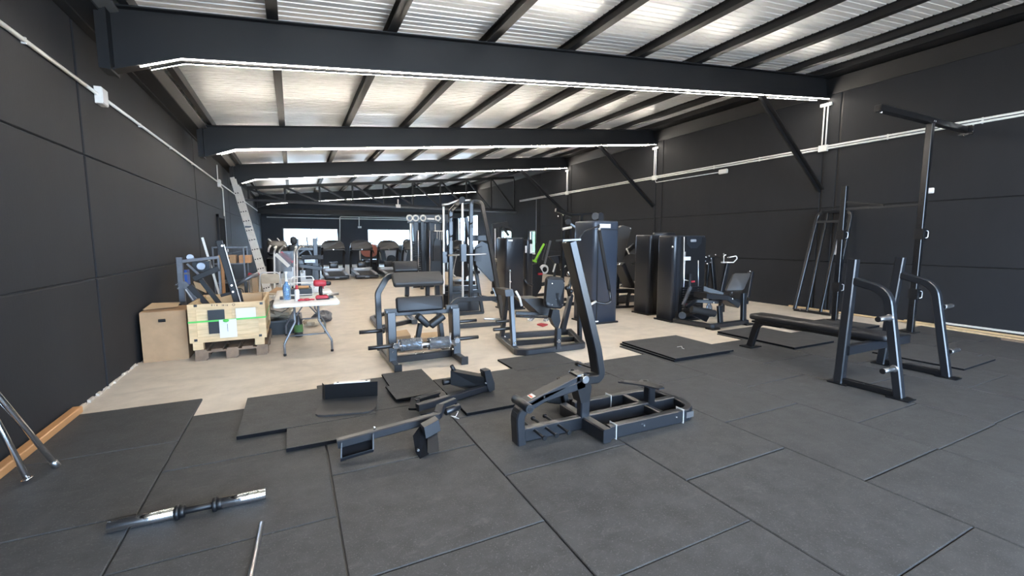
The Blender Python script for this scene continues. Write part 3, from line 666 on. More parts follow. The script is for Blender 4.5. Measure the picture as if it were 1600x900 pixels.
part('bolt', B().cyl(e0+d*.25+V((0, 0, .03)), e0+d*.25+V((0, 0, .05)), .008, 8), MT['chrome'], t)
n1 = at(689, 635, Z=.22)
part('neck', B().path([e1-d*.05, e1+d*.02+V((0, 0, .01)), n1], .065, .05, r=.03), MT['frame2'], t)
part('pivot_tube', B().bar(n1-V((.01, 0, 0)), n1+V((.13, .05, .01)), .04, .04).cyl(n1+V((.04, .02, -.06)), n1+V((.17, .06, -.05)), .028, 14), MT['frame2'], t)
q0 = at(672, 665, Z=.16)
part('bracket', B().prism([q0+V((-.07, 0, .03)), q0+V((.05, .04, .05)), q0+V((.06, .03, -.03)), q0+V((-.06, -.01, -.05))], (0.01, -.06, -.01)), MT['frame2'], t)
part('bracket_cheek', B().prism([at(645, 681, Z=.10), at(655, 667, Z=.14), at(667, 662, Z=.15), at(664, 680, Z=.09), at(666, 712, Z=.01), at(656, 717, Z=.0), at(649, 706, Z=.03)], (.05, .03, .0)), MT['roughblack'], t)
part('bracket_pad', B().prism([at(668, 680, Z=.10), at(683, 676, Z=.10), at(686, 705, Z=.01), at(668, 710, Z=.01)], (0.02, .07, 0.0)), MT['black'], t)
for q in ((653, 701), (656, 684)): c = at(*q, Z=.05); part('bolt', B().cyl(c, c+V((-.004, -.03, 0)), .009, 8), MT['chrome'], t)

# ---- second loose arm with padded block
t = thing('lever_arm', 'shorter blue black arm with boxy padded head resting on loose square mat', 'machine part', (1.45, 3.9, 0))
a0, a1 = at(652, 637, Z=.07), at(765, 604, Z=.07)
d = (a1-a0).normalized()
part('tube', B().bar(a0, a1, .06, .06), MT['frame2'], t)
part('stirrup', B().bar(a0+V((-.03, .03, -.02)), a0+V((.02, .12, .04)), .08, .03).path([a0+V((.0, .10, .03)), a0+d*.28+V((0, .12, .03)), a0+d*.28+V((0, .02, .0))], .07, .03, r=.02), MT['frame'], t)
part('lock_strap', B().tube([a0+d*.02+V((0, -.03, -.06)), a0+d*.15+V((0, -.06, -.06)), a0+d*.28+V((0, -.02, -.05))], .006, n=6), MT['frame'], t)
hd = [at(706, 580, Z=.24), at(752, 590, Z=.24)]
hb0 = at(706, 605, Z=.06); hb1 = at(764, 609, Z=.05)
part('padded_head', B().prism([at(704, 601, Y=4.0), at(704, 580, Y=4.0), at(757, 590, Y=3.85), at(762, 612, Y=3.85), at(735, 611, Y=3.9)], (.04, .10, 0)), MT['black'], t)
part('head_bracket', B().prism([at(757, 580, Y=3.82), at(766, 578, Y=3.82), at(773, 599, Y=3.82), at(773, 609, Y=3.82), at(765, 613, Y=3.82), at(761, 603, Y=3.82)], (-.01, .09, 0)), MT['frame2'], t)
part('bracket_tab', B().prism([at(753, 581, Y=3.86), at(766, 578, Y=3.82), at(767, 580, Y=3.82), at(754, 583, Y=3.86)], (0, .06, 0)), MT['frame2'], t)
k = at(701, 596, Y=4.05); part('knob', B().cyl(k+V((-.06, 0, 0)), k+V((0.02, 0, 0)), .03, 14), MT['black'], t)
k = at(707, 577, Y=4.05); part('lever_knob', B().cyl(k+V((-.01, 0, .04)), k+V((0.03, 0, -.04)), .02, 12), MT['black'], t)
c = at(758, 598, Y=3.81); part('bolt', B().cyl(c, c+V((0, -.02, 0)), .010, 8), MT['chrome'], t)
wp = [at(q[0], q[1], Z=.012) for q in ((700, 641), (716, 643), (712, 651), (704, 650), (717, 654))]
solo('cable_ties', B().tube(wp, .0035, n=5), MT['white'], 'cut white cable tie curled on the mat seam between the loose arms', 'cable tie')
wp = [at(q[0], q[1], Z=.05) for q in ((1058, 542), (1065, 541), (1066, 544), (1069, 545))]
solo('cable_ties', B().tube(wp, .003, n=5), MT['alu'], 'small scrap of tie lying on the raised pair of mats', 'cable tie')

# ---- short training bar with chrome sleeves
t = thing('short_barbell', 'short barbell with chrome sleeves and black collars on rubber floor', 'barbell', (-.3, 2.6, 0))
R_ = .030
p0 = at(168, 824, Z=R_); p1 = at(416, 771, Z=R_); d = (p1-p0).normalized()
L = (p1-p0).length
part('sleeve', B().cyl(p0, p0+d*L*.40, R_, 24), MT['chrome'], t, label='chrome sleeve')
part('sleeve', B().cyl(p0+d*L*.655, p1, R_, 24), MT['chrome'], t, label='chrome sleeve')
part('grip', B().cyl(p0+d*L*.40, p0+d*L*.655, .019, 16), MT['black'], t)
for k in (.395, .635):
    c = p0+d*L*k; part('collar', B().cyl(c, c+d*.022, R_+.011, 24).cyl(c+d*.02, c+d*.045, R_+.002, 20), MT['black'], t, label='black collar')
q0, q1 = at(409, 817, Z=.012), at(389, 912, Z=.012)
q1 = q0+(q1-q0)*1.6
solo('steel_bar', B().cyl(q0, q1, .012, 16), MT['steel'], 'bare steel bar lying on rubber floor, right of the short barbell', 'bar')
# ---- two chrome tubes leaning on the left wall
def leaning(px0, px1, label, flange, dx):
    e = at(px0[0], px0[1], Z=.02)
    b2 = at(px1[0], px1[1], X=e.x-dx)
    d = (b2-e).normalized(); top = e+d*min((XL(3)+.045-e.x)/d.x, 1.7)
    t = thing('chrome_tube', label, 'tube', e, 0, 'chrome tubes leaning on the left wall')
    part('tube', B().cyl(e, top, .017, 16), MT['chrome'], t)
    if flange: part('end_ring', B().torus(e+V((0, -.005, 0)), .024, .006, axis=d), MT['chrome'], t)
    else: part('end_nut', B().cyl(e-d*.01, e+d*.035, .021, 8), MT['steel'], t)
leaning((43, 748), (0, 668), 'left chrome tube with ring end leaning on the left wall', True, .10)
leaning((88, 727), (0, 622), 'right chrome tube with nut end leaning on the left wall', False, .16)
solo('wooden_batten', B().bar((-1.755, 2.8, .03), (-1.755, 5.02, .03), .07, .06), MT['trimwood'], 'orange brown wooden batten along the foot of the left wall', 'batten')
for i, (xa, ya, xb, yb, z, wz, m_) in enumerate([(10.22, 6.2, 10.12, 3.2, -.005, .05, 'pine'), (10.10, 4.0, 9.88, 1.9, .02, .05, 'pine'), (9.98, 3.9, 9.70, 1.7, .0, .035, 'ply'), (10.2, 3.6, 10.1, 1.5, .05, .05, 'alu'), (9.62, 2.6, 9.5, 1.4, .0, .06, 'oldwood')]):
    solo('timber_length', B().bar((xa, ya, z+.01), (xb, yb, z+.01), wz, .03), MT[m_], ['long pale batten along the right wall, reaching farthest back', 'pale batten lying nearer, beside the right wall', 'thin pale strip lying outermost from the right wall', 'grey white trunking length on the battens by the right wall', 'brown board end at the near end of the battens'][i], 'timber', 'timber lengths along the right wall')
# ================================================================== LEFT SIDE: BOX, CRATE, LADDER, TABLE
def W(n, b, m, t, label=None, kind=None): return part(n, b, MT[m], t, True, label, kind)
def pxs(pts, **k): return [at(x, y, **k) for x, y in pts]

# cardboard box with open flaps
zc_ = at(250, 487, Y=6.9).z
x0, x1, y0, y1 = -1.74, -1.27, 6.86, 7.36
t = thing('cardboard_box', 'large brown cardboard box with a hand hole and open flaps against the left wall', 'box', (-1.5, 7.1, ZF))
bx_ = B(); q = .006
bx_.lim((x0, y0, ZF), (x1, y0+q, zc_)).lim((x0, y1-q, ZF), (x1, y1, zc_)).lim((x0, y0+q, ZF), (x0+q, y1-q, zc_)).lim((x1-q, y0+q, ZF), (x1, y1-q, zc_)).lim((x0, y0, ZF), (x1, y1, ZF+.006))
W('carton', bx_, 'card', t)
W('flap', B().prism([V((x0, y0+.02, zc_)), V((x1, y0+.02, zc_)), V((x1, y1-.02, zc_+.01)), V((x0, y1-.02, zc_+.01))], (0, 0, .005)), 'card', t)
W('flap', B().prism([V((x0+.0, y0+.16, zc_+.02)), V((x1-.12, y0+.20, zc_+.03)), V((x1-.14, y1-.02, zc_+.05)), V((x0+.02, y1, zc_+.06))], (0, 0, .005)), 'cardin', t)
hc = at(253, 501, Y=6.855)
W('hand_hole', B().sweep([V((hc.x-.035, 6.857, hc.z)), V((hc.x+.035, 6.857, hc.z))], rnd_prof(.02, 12), (0, 1, 0)).box((hc.x, 6.858, hc.z), (.07, .008, .036)), 'black', t)
solo('cardboard_box', B().lim((-1.74, 7.45, ZF), (-1.42, 7.75, zc_+.02)), MT['black'], 'dark closed box standing behind the big cardboard box', 'box')

# pallet
px0, px1, py0, py1 = -1.17, -.36, 6.66, 7.86
t = thing('pallet', 'weathered brown wooden pallet under the plywood crate', 'pallet', (-.77, 7.26, ZF))
for x in (px0, px0+.33, px1-.14):
    for y in (py0, py0+.53, py1-.145): W('block', B().lim((x, y, ZF+.018), (x+.14, y+.145, ZF+.098)), 'oldwood', t)
    W('skid', B().lim((x, py0, ZF), (x+.12, py1, ZF+.018)), 'oldwood', t)
for y in (py0, py0+.53, py1-.145): W('stringer', B().lim((px0, y, ZF+.098), (px1, y+.145, ZF+.118)), 'oldwood', t)
for k in range(5): W('slat', B().lim((px0+k*.17, py0, ZF+.118), (px0+k*.17+.125, py1, ZF+.138)), 'oldwood', t)

# crate
zb0 = ZF+.138; zt0 = at(360, 473, Y=6.68).z; zs = zb0+.09
cx0, cx1, cy0, cy1 = -1.22, -.37, 6.68, 7.84
t = thing('wooden_crate', 'open pale plywood crate with green strap and paper labels, standing on a pallet', 'crate', (-.8, 7.26, zb0))
for y in (cy0, (cy0+cy1)/2-.05, cy1-.1):
    for x in (cx0+.03, cx1-.14): W('foot_block', B().lim((x, y, zb0), (x+.11, y+.1, zs)), 'pine', t)
W('floor_panel', B().lim((cx0, cy0, zs), (cx1, cy1, zs+.015)), 'ply', t)
W('side_panel', B().lim((cx0+.02, cy0+.02, zs), (cx1-.02, cy0+.03, zt0)), 'ply', t)
W('side_panel', B().lim((cx0+.02, cy1-.03, zs), (cx1-.02, cy1-.02, zt0)), 'ply', t)
W('side_panel', B().lim((cx0+.02, cy0+.02, zs), (cx0+.03, cy1-.02, zt0)), 'ply', t)
W('side_panel', B().lim((cx1-.03, cy0+.02, zs), (cx1-.02, cy1-.02, zt0)), 'ply', t)
bw = .085
for y, d in ((cy0, .02), (cy1-.02, .02)):
    W('batten', B().lim((cx0, y, zt0-bw*.8), (cx1, y+d, zt0)), 'pine', t); W('batten', B().lim((cx0, y, zs), (cx1, y+d, zs+bw*.8)), 'pine', t)
    for x in (cx0, cx1-bw, (cx0+cx1)/2-.04): W('batten', B().lim((x, y+.001, zs+bw*.8), (x+bw, y+d, zt0-bw*.8)), 'pine', t)
for x in (cx0, cx1-.02):
    W('batten', B().lim((x, cy0+.02, zt0-bw*.8), (x+.02, cy1-.02, zt0)), 'pine', t); W('batten', B().lim((x, cy0+.02, zs), (x+.02, cy1-.02, zs+bw*.8)), 'pine', t)
    for y in (cy0+.02, cy1-.02-bw): W('batten', B().lim((x+.001, y, zs+bw*.8), (x+.019, y+bw, zt0-bw*.8)), 'pine', t)
gz = at(330, 502, Y=cy0-.003).z
W('strap', B().path([(cx0-.003, cy0-.004, gz), (cx1+.003, cy0-.004, gz+.01), (cx1+.003, cy1+.004, gz+.02), (cx0-.003, cy1+.004, gz)], .003, .022, up=UP, closed=True), 'green', t, 'green plastic strap')
kx = at(353, 501, Y=cy0-.01)
W('strap_knot', B().ball(kx, .035, 10, .6), 'green', t, 'green knot of strap')
def sheet(xa, ya, xb, yb, m, lab, d=.005):
    a, b = at(xa, ya, Y=cy0-d), at(xb, yb, Y=cy0-d); return W('label_sheet', B().lim((a.x, cy0-d, b.z), (b.x, cy0-d+.002, a.z)), m, t, lab)
sheet(324, 485, 353, 520, 'frame2', 'dark printed sheet'); sheet(368, 482, 400, 495, 'paper', 'clear document pouch'); sheet(342, 500, 371, 526, 'paper', 'pale grey printed sheet', .007)
a = at(355, 506, Y=cy0-.008); W('fold_line', B().lim((a.x, cy0-.0085, a.z-.10), (a.x+.004, cy0-.007, a.z)), 'frame2', t)
for xx_, yy_ in ((305, 478), (408, 474), (306, 532), (407, 524)):
    a = at(xx_, yy_, Y=cy0-.002); W('corner_bracket', B().box(a, (.035, .004, .03)), 'frame2', t)
for i, xx_ in enumerate((331, 335, 339, 347, 349, 352, 355)):
    a = at(xx_, 477, Y=cy0-.002); W('stencil_mark', B().box(a, (.006 if i % 2 else .014, .003, .02)), 'oldwood', t)
a = at(365, 476, Y=cy0-.002); W('stencil_ring', B().torus(a, .014, .004, (0, 1, 0), 14, 5), 'oldwood', t)
solo('cardboard_box', B().lim((-.72, 7.6, zs+.02), (-.45, 7.78, zt0+.01)), MT['cardin'], 'small carton packed inside the plywood crate', 'box')
# machine parts sticking out of the crate
def stick(pts, w, h, m, label, name='steel_bar', r=0.0, grp='machine parts standing in the crate', up=(0, 1, 0)):
    b = B().path(pts, w, h, r=r, up=up) if len(pts) > 2 else B().bar(pts[0], pts[1], w, h, up)
    return solo(name, b, MT[m], label, 'machine part', grp)
Y1 = 7.25
L_ = lambda x, y, Y=Y1: at(x, y, Y=Y)
t = thing('steel_bar', 'tall black drilled steel bar leaning out of the crate, highest of the parts', 'machine part', L_(372, 474), 0, 'machine parts standing in the crate')
W('bar', B().bar(L_(378, 500), L_(342, 376), .075, .05, (0, 1, 0)), 'black', t)
for q in ((347, 384), (362, 446), (364, 456)): W('bolt', B().cyl(L_(*q, 7.22), L_(*q, 7.205), .012, 8), 'chrome', t)
W('bright_edge', B().bar(L_(350, 382, 7.24), L_(381, 488, 7.24), .008, .05, (0, 1, 0)), 'alu', t)
stick([L_(303, 436, 7.32), L_(342, 419, 7.32)], .075, .05, 'black', 'short black bar with slanting end across the crate parts')
stick([L_(296, 446, 7.4), L_(350, 505, 7.4)], .07, .05, 'black', 'lower black bar sloping down into the crate')
stick([L_(313, 436, 7.5), L_(358, 494, 7.5)], .06, .05, 'black', 'black bar sloping down into the crate behind the short bar')
stick([L_(345, 462, 7.55), L_(372, 455, 7.55)], .04, .05, 'black', 'low black rail lying across the crate top')
stick([L_(372, 452, 7.6), L_(385, 500, 7.6)], .06, .06, 'black', 'stubby black post at the right of the crate parts')
t = thing('slotted_bracket', 'grey slotted steel bracket plate sloping down behind the crate corner', 'machine part', L_(300, 465, 7.9))
W('plate', B().prism(pxs([(282, 441), (290, 440), (318, 472), (304, 478)], Y=7.95), (0, .03, 0)).bar(at(311, 475, Y=7.97), (at(311, 475, Y=7.97).x, 7.97, ZF), .06, .03, (0, 1, 0)), 'galv', t)
for q in ((290, 452, 302, 469), (300, 455, 308, 466)): W('slot', B().bar(L_(q[0], q[1], 7.94), L_(q[2], q[3], 7.94), .015, .012, (0, 1, 0)), 'paper', t)
solo('carton_piece', B().prism(pxs([(302, 440), (320, 446), (322, 458), (306, 450)], Y=7.7), (0, .05, 0)), MT['cardin'], 'torn beige carton piece among the black bars', 'box')
solo('blue_container', B().lim(L_(281, 446, 8.25), L_(296, 421, 8.45)), MT['blue'], 'blue plastic container behind the grey steel frame post', 'container')
# grey steel frame behind
Y2 = 8.1
t = thing('steel_rack', 'upright grey steel frame standing behind the cardboard box at the left wall', 'frame', (-1.45, Y2, ZF))
G_ = lambda x, y, Y=Y2: at(x, y, Y=Y)
a = G_(280, 402); W('post', B().bar((a.x, Y2, ZF), (a.x, Y2, a.z), .08, .06), 'galv', t)
b_ = G_(341, 402); W('top_rail', B().bar(G_(283, 408.5), b_, .05, .05), 'galv', t)
W('post', B().bar((b_.x, Y2, ZF), b_, .03, .03), 'galv', t)
W('brace', B().bar(G_(292, 412), G_(312, 430), .03, .03), 'galv', t); W('brace', B().bar(G_(280, 428), G_(296, 427), .03, .03), 'galv', t)
W('bolt', B().cyl(G_(277, 444), G_(277, 444)+V((0, -.035, 0)), .014, 8), 'chrome', t); W('bolt', B().cyl(G_(279, 450), G_(279, 450)+V((0, -.035, 0)), .014, 8), 'chrome', t)
t = thing('motor_unit', 'grey motor and pulley unit hanging behind the grey steel frame rail', 'machine part', G_(305, 415, 8.35))
W('housing', B().box(G_(316, 416, 8.35), (.22, .2, .16)), 'frame2', t)
W('pulley', B().cyl(G_(297, 402, 8.3), G_(297, 402, 8.2), .05, 16), 'galv', t); W('pulley', B().cyl(G_(314, 416, 8.22), G_(314, 416, 8.16), .06, 16), 'galv', t)
W('linkage', B().tube([G_(290, 402, 8.3), G_(300, 402, 8.3), G_(320, 420, 8.3), G_(330, 418, 8.3)], .02), 'galv', t)
solo('aluminium_strip', B().bar(V((at(356, 486, Y=9.2).x, 9.2, ZF)), at(316, 371, Y=9.2), .035, .02, (0, 1, 0)), MT['alu'], 'thin pale metal strip leaning steeply behind the crate', 'strip')
solo('timber_post', B().bar((at(349, 450, Y=10.0).x, 10.0, ZF), at(347, 405, Y=10.0), .05, .04, (0, 1, 0)), MT['trimwood'], 'brown wooden post standing by the dark doorway', 'timber')

# ladder leaning towards the left wall
f0, f1 = at(421, 468, Y=13.4), at(364.5, 277, Y=14.6)
t = thing('ladder', 'long pale aluminium three-section ladder leaning on the left wall', 'ladder', (f0.x, f0.y, ZF))
f0.z = ZF
d = (f1-f0).normalized(); nrm = V((d.z, 0, -d.x)).normalized()
for s in (-1, 0, 1):
    sec = B(); off = nrm*s*.058; top = f1+off-d*(0.0 if s < 1 else .25)
    for dy in (0, .42): sec.bar(f0+off+V((0, dy, 0)), top+V((0, dy, 0)), .054, .028, up=(0, 1, 0), c=.004)
    s_ = W('ladder_section', sec, 'alu', t)
    rg = B(); k = .3
    n_r = int((top-f0).length/.28)
    for k in range(1, n_r): c = f0+off+d*k*.28; rg.tube([c+V((0, -.022, 0)), c+V((0, .43, 0))], .017, n=7)
    W('rungs', rg, 'black', s_, kind=None)
c = f0.lerp(f1, .58); W('lock_bracket', B().box(c+V((0, -.018, 0)), (.15, .012, .05)), 'frame2', t)

# folding table
zt_ = at(475, 474, Y=6.12).z
t = thing('folding_table', 'white folding table with grey bent tube legs carrying tools', 'table', (.13, 7.1, ZF))
tb = W('table_top', B().pad((.13, 7.02, zt_-.022), (.78, 1.80, .045), r=.06, e=.012), 'tabletop', t)
def legframe(yb, yt, lab):
    lf = at(445.5, 556, Z=ZF) if yb < 7 else V((-.16, yb, ZF))
    xl, xr_ = -.16, .42
    for sx, xm, xe in ((-1, -.02, xl), (1, .27, xr_)):
        W('leg', B().tube([(xm, yt, zt_-.05), (xm+.0, yt, .42), (xm+(xe-xm)*.35, yt+(yb-yt)*.4, .33), (xe, yb, .14), (xe, yb, ZF+.01)], .0145, bend=.07), 'greyleg', t)
        W('leg_foot', B().cyl((xe, yb, ZF), (xe, yb, ZF+.03), .019, 12), 'black', t)
    W('leg_rail', B().tube([(-.09, yb+(yt-yb)*.3, .24), (.36, yb+(yt-yb)*.3, .24)], .011), 'greyleg', t)
legframe(6.45, 6.50, ''); legframe(7.86, 7.70, '')
for x in (-.02, .27): W('brace', B().tube([(x, 6.52, .48), (.125, 6.95, .62), (.125, 7.0, zt_-.05)], .009, n=8), 'greyleg', t); W('brace', B().tube([(x, 7.68, .48), (.125, 7.2, .62), (.125, 7.1, zt_-.05)], .009, n=8), 'greyleg', t)
ZT = zt_+.001
def on(x, y, z=0.0): 
    p = at(x, y, Z=ZT); p.z = ZT+z; return p
# cordless drill
c = V((.32, 6.42, ZT)); 
t = thing('cordless_drill', 'red and black cordless drill standing on its battery on the white table', 'drill', c)
W('battery', B().pad(c+V((0, 0, .03)), (.16, .09, .06), r=.02), 'red', t); W('battery_base', B().pad(c+V((0.01, 0, .008)), (.17, .095, .016), r=.02), 'black', t)
W('handle', B().sweep([c+V((-.01, 0, .05)), c+V((-.015, 0, .12)), c+V((-.005, 0, .2))], rnd_prof(.024, 10, .028), (0, 1, 0), smooth=True), 'black', t)
W('body', B().lathe(c+V((-.10, 0, .225)), [(.004, 0), (.035, .005), (.046, .03), (.047, .12), (.040, .15), (.03, .16)], (1, 0, -.05), 16), 'red', t)
W('chuck', B().lathe(c+V((.055, 0, .217)), [(.03, 0), (.032, .02), (.03, .05), (.018, .065), (.002, .066)], (1, 0, -.05), 14), 'black', t)
W('trigger', B().box(c+V((.022, 0, .165)), (.014, .02, .045)), 'red', t)
c = V((.44, 6.50, ZT))
t = thing('multi_tool', 'slim grey tool lying right of the cordless drill', 'tool', c)
W('body', B().cyl(c+V((-.08, .0, .045)), c+V((.10, .12, .045)), .022, 12), 'steel', t); W('jaw', B().bar(c+V((-.14, -.03, .03)), c+V((-.06, .01, .04)), .02, .03), 'frame2', t); W('rest', B().box(c+V((0, .05, .012)), (.06, .06, .024)), 'black', t)
# blue spray bottle
c = V((-.10, 6.55, ZT))
t = thing('plastic_bottle', 'tall blue tinted clear bottle on the left end of the white table', 'bottle', c)
W('bottle_body', B().lathe(c, [(.001, 0), (.045, .004), (.050, .03), (.048, .10), (.050, .16), (.040, .20), (.018, .235), (.015, .25)], n=18), 'bluebottle', t)
W('neck_tube', B().lathe(c+V((0, 0, .25)), [(.018, 0), (.018, .03), (.012, .035), (.012, .10), (.02, .11), (.018, .13), (.001, .131)], n=12), 'white', t)
W('stand', B().box(c+V((0.01, .0, .012)), (.15, .12, .022)), 'black', t) if False else None
solo('tool_tray', B().lim(c+V((-.09, .07, 0)), c+V((.13, .22, .03))), MT['black'], 'flat black tray beside the blue bottle on the table', 'tray')
c = V((.02, 6.38, ZT))
t = thing('sealant_tube', 'white sealant bottle with red cap on the table, right of the blue bottle', 'bottle', c)
W('tube_body', B().lathe(c, [(.001, 0), (.030, .003), (.031, .13), (.024, .15), (.016, .155)], n=14), 'paper', t); W('cap', B().lathe(c+V((0, 0, .155)), [(.017, 0), (.018, .03), (.012, .055), (.001, .056)], n=12), 'red', t)
c = V((.13, 6.36, ZT))
t = thing('work_gloves', 'crumpled red glove lying in front of the cordless drill', 'glove', c)
W('palm', B().ball(c+V((0, 0, .018)), .045, 12, .4), 'red', t)
for k in range(4): W('finger', B().tube([c+V((-.03, -.03+.02*k, .016)), c+V((-.07, -.035+.022*k, .02)), c+V((-.10, -.03+.024*k, .012))], .011, n=7), 'red', t)
W('thumb', B().tube([c+V((.02, -.03, .016)), c+V((.06, -.03, .02)), c+V((.09, -.01, .014))], .011, n=7), 'red', t)
c = V((.06, 7.05, ZT))
t = thing('tool_case', 'open wire framed tool case with dark inside, behind the bottles on the table', 'case', c)
W('case_tray', B().lim(c+V((-.16, -.1, 0)), c+V((.16, .1, .10))), 'black', t)
W('wire_frame', B().tube([c+V((-.18, -.11, .02)), c+V((-.18, -.11, .19)), c+V((.18, -.11, .19)), c+V((.18, -.11, .02))], .007, bend=.02, closed=True), 'alu', t)
W('wire_frame', B().tube([c+V((-.12, -.0, .1)), c+V((-.10, 0, .27)), c+V((.18, 0, .27)), c+V((.2, 0, .1))], .007, bend=.04), 'alu', t)
W('tool_roll', B().cyl(c+V((-.05, -.05, .12)), c+V((.12, -.03, .12)), .022, 10), 'trimwood', t)
for (dx, dy, sx, sy, sz, m_, lab) in ((.30, 7.35, .18, .22, .12, 'paper', 'white carton on the far end of the table'), (.10, 7.5, .2, .2, .09, 'cardin', 'beige packet on the far end of the table'), (.40, 7.05, .16, .12, .05, 'white', 'low white plastic tub beside the wire case')):
    solo('small_package', B().pad((dx, dy, ZT+sz/2), (sx, sy, sz), r=.02), MT[m_], lab, 'package')

# pile under and behind the table
t = thing('plastic_crate', 'low black plastic crate full of packing waste between crate and table', 'crate', (-.25, 8.35, ZF))
W('tub', B().lim((-.52, 8.0, ZF), (.05, 8.7, .20)), 'black', t); W('rim', B().path([(-.54, 7.98, .2), (.07, 7.98, .2), (.07, 8.72, .2), (-.54, 8.72, .2)], .03, .03, closed=True), 'frame2', t)
def rag(name, c, sx, sy, sz, m, label, cat, seed=0, grp=None):
    rnd = random.Random(seed); b = B(); n, m2 = 14, 8; vs = []; c = V(c)
    ph = [rnd.uniform(0, 6) for _ in range(4)]
    for i in range(m2+1):
        th = pi*i/m2
        for j in range(n):
            a = 2*pi*j/n; k = 1+.22*sin(3*a+ph[0]+i)+.15*sin(5*a+ph[1])+rnd.uniform(-.1, .1)
            vs.append(c+V((sx*sin(th)*cos(a)*k, sy*sin(th)*sin(a)*k, max(-sz, -sz*cos(th)*(1+.2*sin(2*a+ph[2]))))))
    fs = [(i*n+j, i*n+(j+1) % n, (i+1)*n+(j+1) % n, (i+1)*n+j) for i in range(m2) for j in range(n)]
    b.add(vs, fs, False); return solo(name, b, MT[m], label, cat, grp)
rag('packing_paper', (-.27, 8.35, .32), .22, .26, .09, 'bag', 'crumpled beige packing paper heaped on the black crate', 'paper', 1)
rag('packing_paper', (-.15, 8.5, .52), .2, .16, .05, 'paper', 'crumpled whitish paper on top of the packing heap', 'paper', 2)
solo('cardboard_sheet', B().prism([V((-.5, 8.05, .42)), V((-.2, 7.9, .35)), V((-.02, 8.2, .43)), V((-.35, 8.4, .50))], (0, 0, .01)), MT['frame2'], 'grey backed carton flap sticking out of the packing heap', 'carton')
solo('cardboard_sheet', B().prism([V((-.4, 8.5, .62)), V((.1, 8.3, .60)), V((.15, 8.6, .64)), V((-.3, 8.9, .66))], (0, 0, .012)), MT['card'], 'brown carton sheet lying over the packing heap', 'carton')
rag('cloth_bundle', (.45, 8.95, ZF+.10), .16, .16, .10, 'galv', 'grey cloth bundle on the concrete behind the table legs', 'cloth', 3)
rag('cloth_bundle', (.25, 8.55, ZF+.07), .14, .12, .07, 'bag', 'pale cloth bundle on the concrete under the table', 'cloth', 4)
t = thing('green_bottle', 'dark green bottle standing on the concrete by the table leg', 'bottle', (0.02, 7.7, ZF))
W('bottle', B().lathe((.02, 7.7, ZF), [(.001, 0), (.06, .005), (.065, .05), (.06, .24), (.03, .30), (.025, .33)], n=14), 'frame2', t); W('sleeve_label', B().lathe((.02, 7.7, ZF+.08), [(.067, 0), (.066, .12)], n=14), 'hedge', t, 'green label')
# chrome-railed exercise equipment and chairs behind the ladder
for i, (xx_, yy_, rz, lab) in enumerate([(-.15, 13.9, .1, 'silver tube frame with a red stripe on dark panel, right of the ladder'), (-.22, 12.0, -.2, 'silver tube frame with clear side panel behind the blue bottle')]):
    t = thing('tube_frame', lab, 'frame', (xx_, yy_, ZF), rz, 'silver tube frames behind the table')
    for s in (-.22, .22):
        part('side_tube', B().tube([(s-.04, 0, 0), (s, 0, .5), (s+.03, 0, 1.25), (s+.13, -.2, 1.38), (s+.15, -.45, 1.36)], .022, bend=.09), MT['alu'], t, False)
    part('panel', B().box((0, .0, 1.0), (.36, .02, .45)), MT['frame2' if i == 0 else 'film'], t, False); part('stripe', B().bar((-.16, -.015, 1.2), (.12, -.015, .9), .08, .01, (0, 1, 0)), MT['red' if i == 0 else 'alu'], t, False); part('cross_tube', B().tube([(-.22, 0, .45), (.22, 0, .45)], .016), MT['alu'], t, False)
    part('base_tube', B().tube([(-.26, -.25, .02), (-.26, .25, .02)], .02).tube([(.18, -.25, .02), (.18, .25, .02)], .02), MT['alu'], t, False)
t = thing('folding_chair', 'beige metal folding chair behind the crate and ladder foot', 'chair', (-.5, 10.4, ZF))
W('chair_frame', B().tube([(-.7, 10.6, ZF), (-.62, 10.3, .85), (-.28, 10.3, .85), (-.2, 10.6, ZF)], .013, bend=.08), 'paper', t); W('chair_back', B().pad((-.45, 10.32, .72), (.34, .2, .02), Matrix.Rotation(pi/2, 3, 'X'), .05), 'bag', t)
W('chair_seat', B().pad((-.45, 10.1, .44), (.38, .38, .03)), 'bag', t); W('rear_legs', B().tube([(-.64, 9.9, ZF), (-.60, 10.2, .44)], .012).tube([(-.26, 9.9, ZF), (-.30, 10.2, .44)], .012), 'paper', t)
# workbench rack with boxes behind the crate
t = thing('storage_rack', 'low grey metal rack by the left wall beyond the doorway, holding a carton', 'rack', (-1.35, 12.6, ZF))
for x in (-1.66, -1.05):
    for y in (12.2, 13.1): W('rack_post', B().bar((x, y, ZF), (x, y, 1.36), .03, .03), 'galv', t)
for z in (.5, .95, 1.34): W('shelf', B().path([(-1.66, 12.2, z), (-1.05, 12.2, z), (-1.05, 13.1, z), (-1.66, 13.1, z)], .03, .03, closed=True) if z > 1.2 else B().lim((-1.66, 12.2, z), (-1.05, 13.1, z+.02)), 'galv', t)
t = thing('cardboard_box', 'small brown cardboard box with hand hole on the rack beyond the crate', 'box', (-1.4, 12.3, .972))
W('carton', B().lim((-1.58, 12.22, .972), (-1.22, 12.6, 1.16)), 'card', t); W('hand_hole', B().lim((-1.46, 12.214, 1.08), (-1.34, 12.222, 1.11)), 'black', t)
solo('cardboard_box', B().lim((-1.16, 12.25, .972), (-.92, 12.7, 1.15)), MT['trimwood'], 'darker brown carton at the right end of the low rack', 'box')
t = thing('handlebar_unit', 'grey tube handlebar with red grip lying over the crate back', 'machine part', (-.9, 8.6, ZF))
W('grip_tube', B().tube([at(368, 446, Y=8.5), at(392, 432, Y=8.5), at(402, 429, Y=8.6)], .035), 'galv', t); W('red_grip', B().tube([at(388, 428, Y=8.6), at(396, 431, Y=8.6), at(404, 428, Y=8.65)], .028, bend=.03), 'red', t)
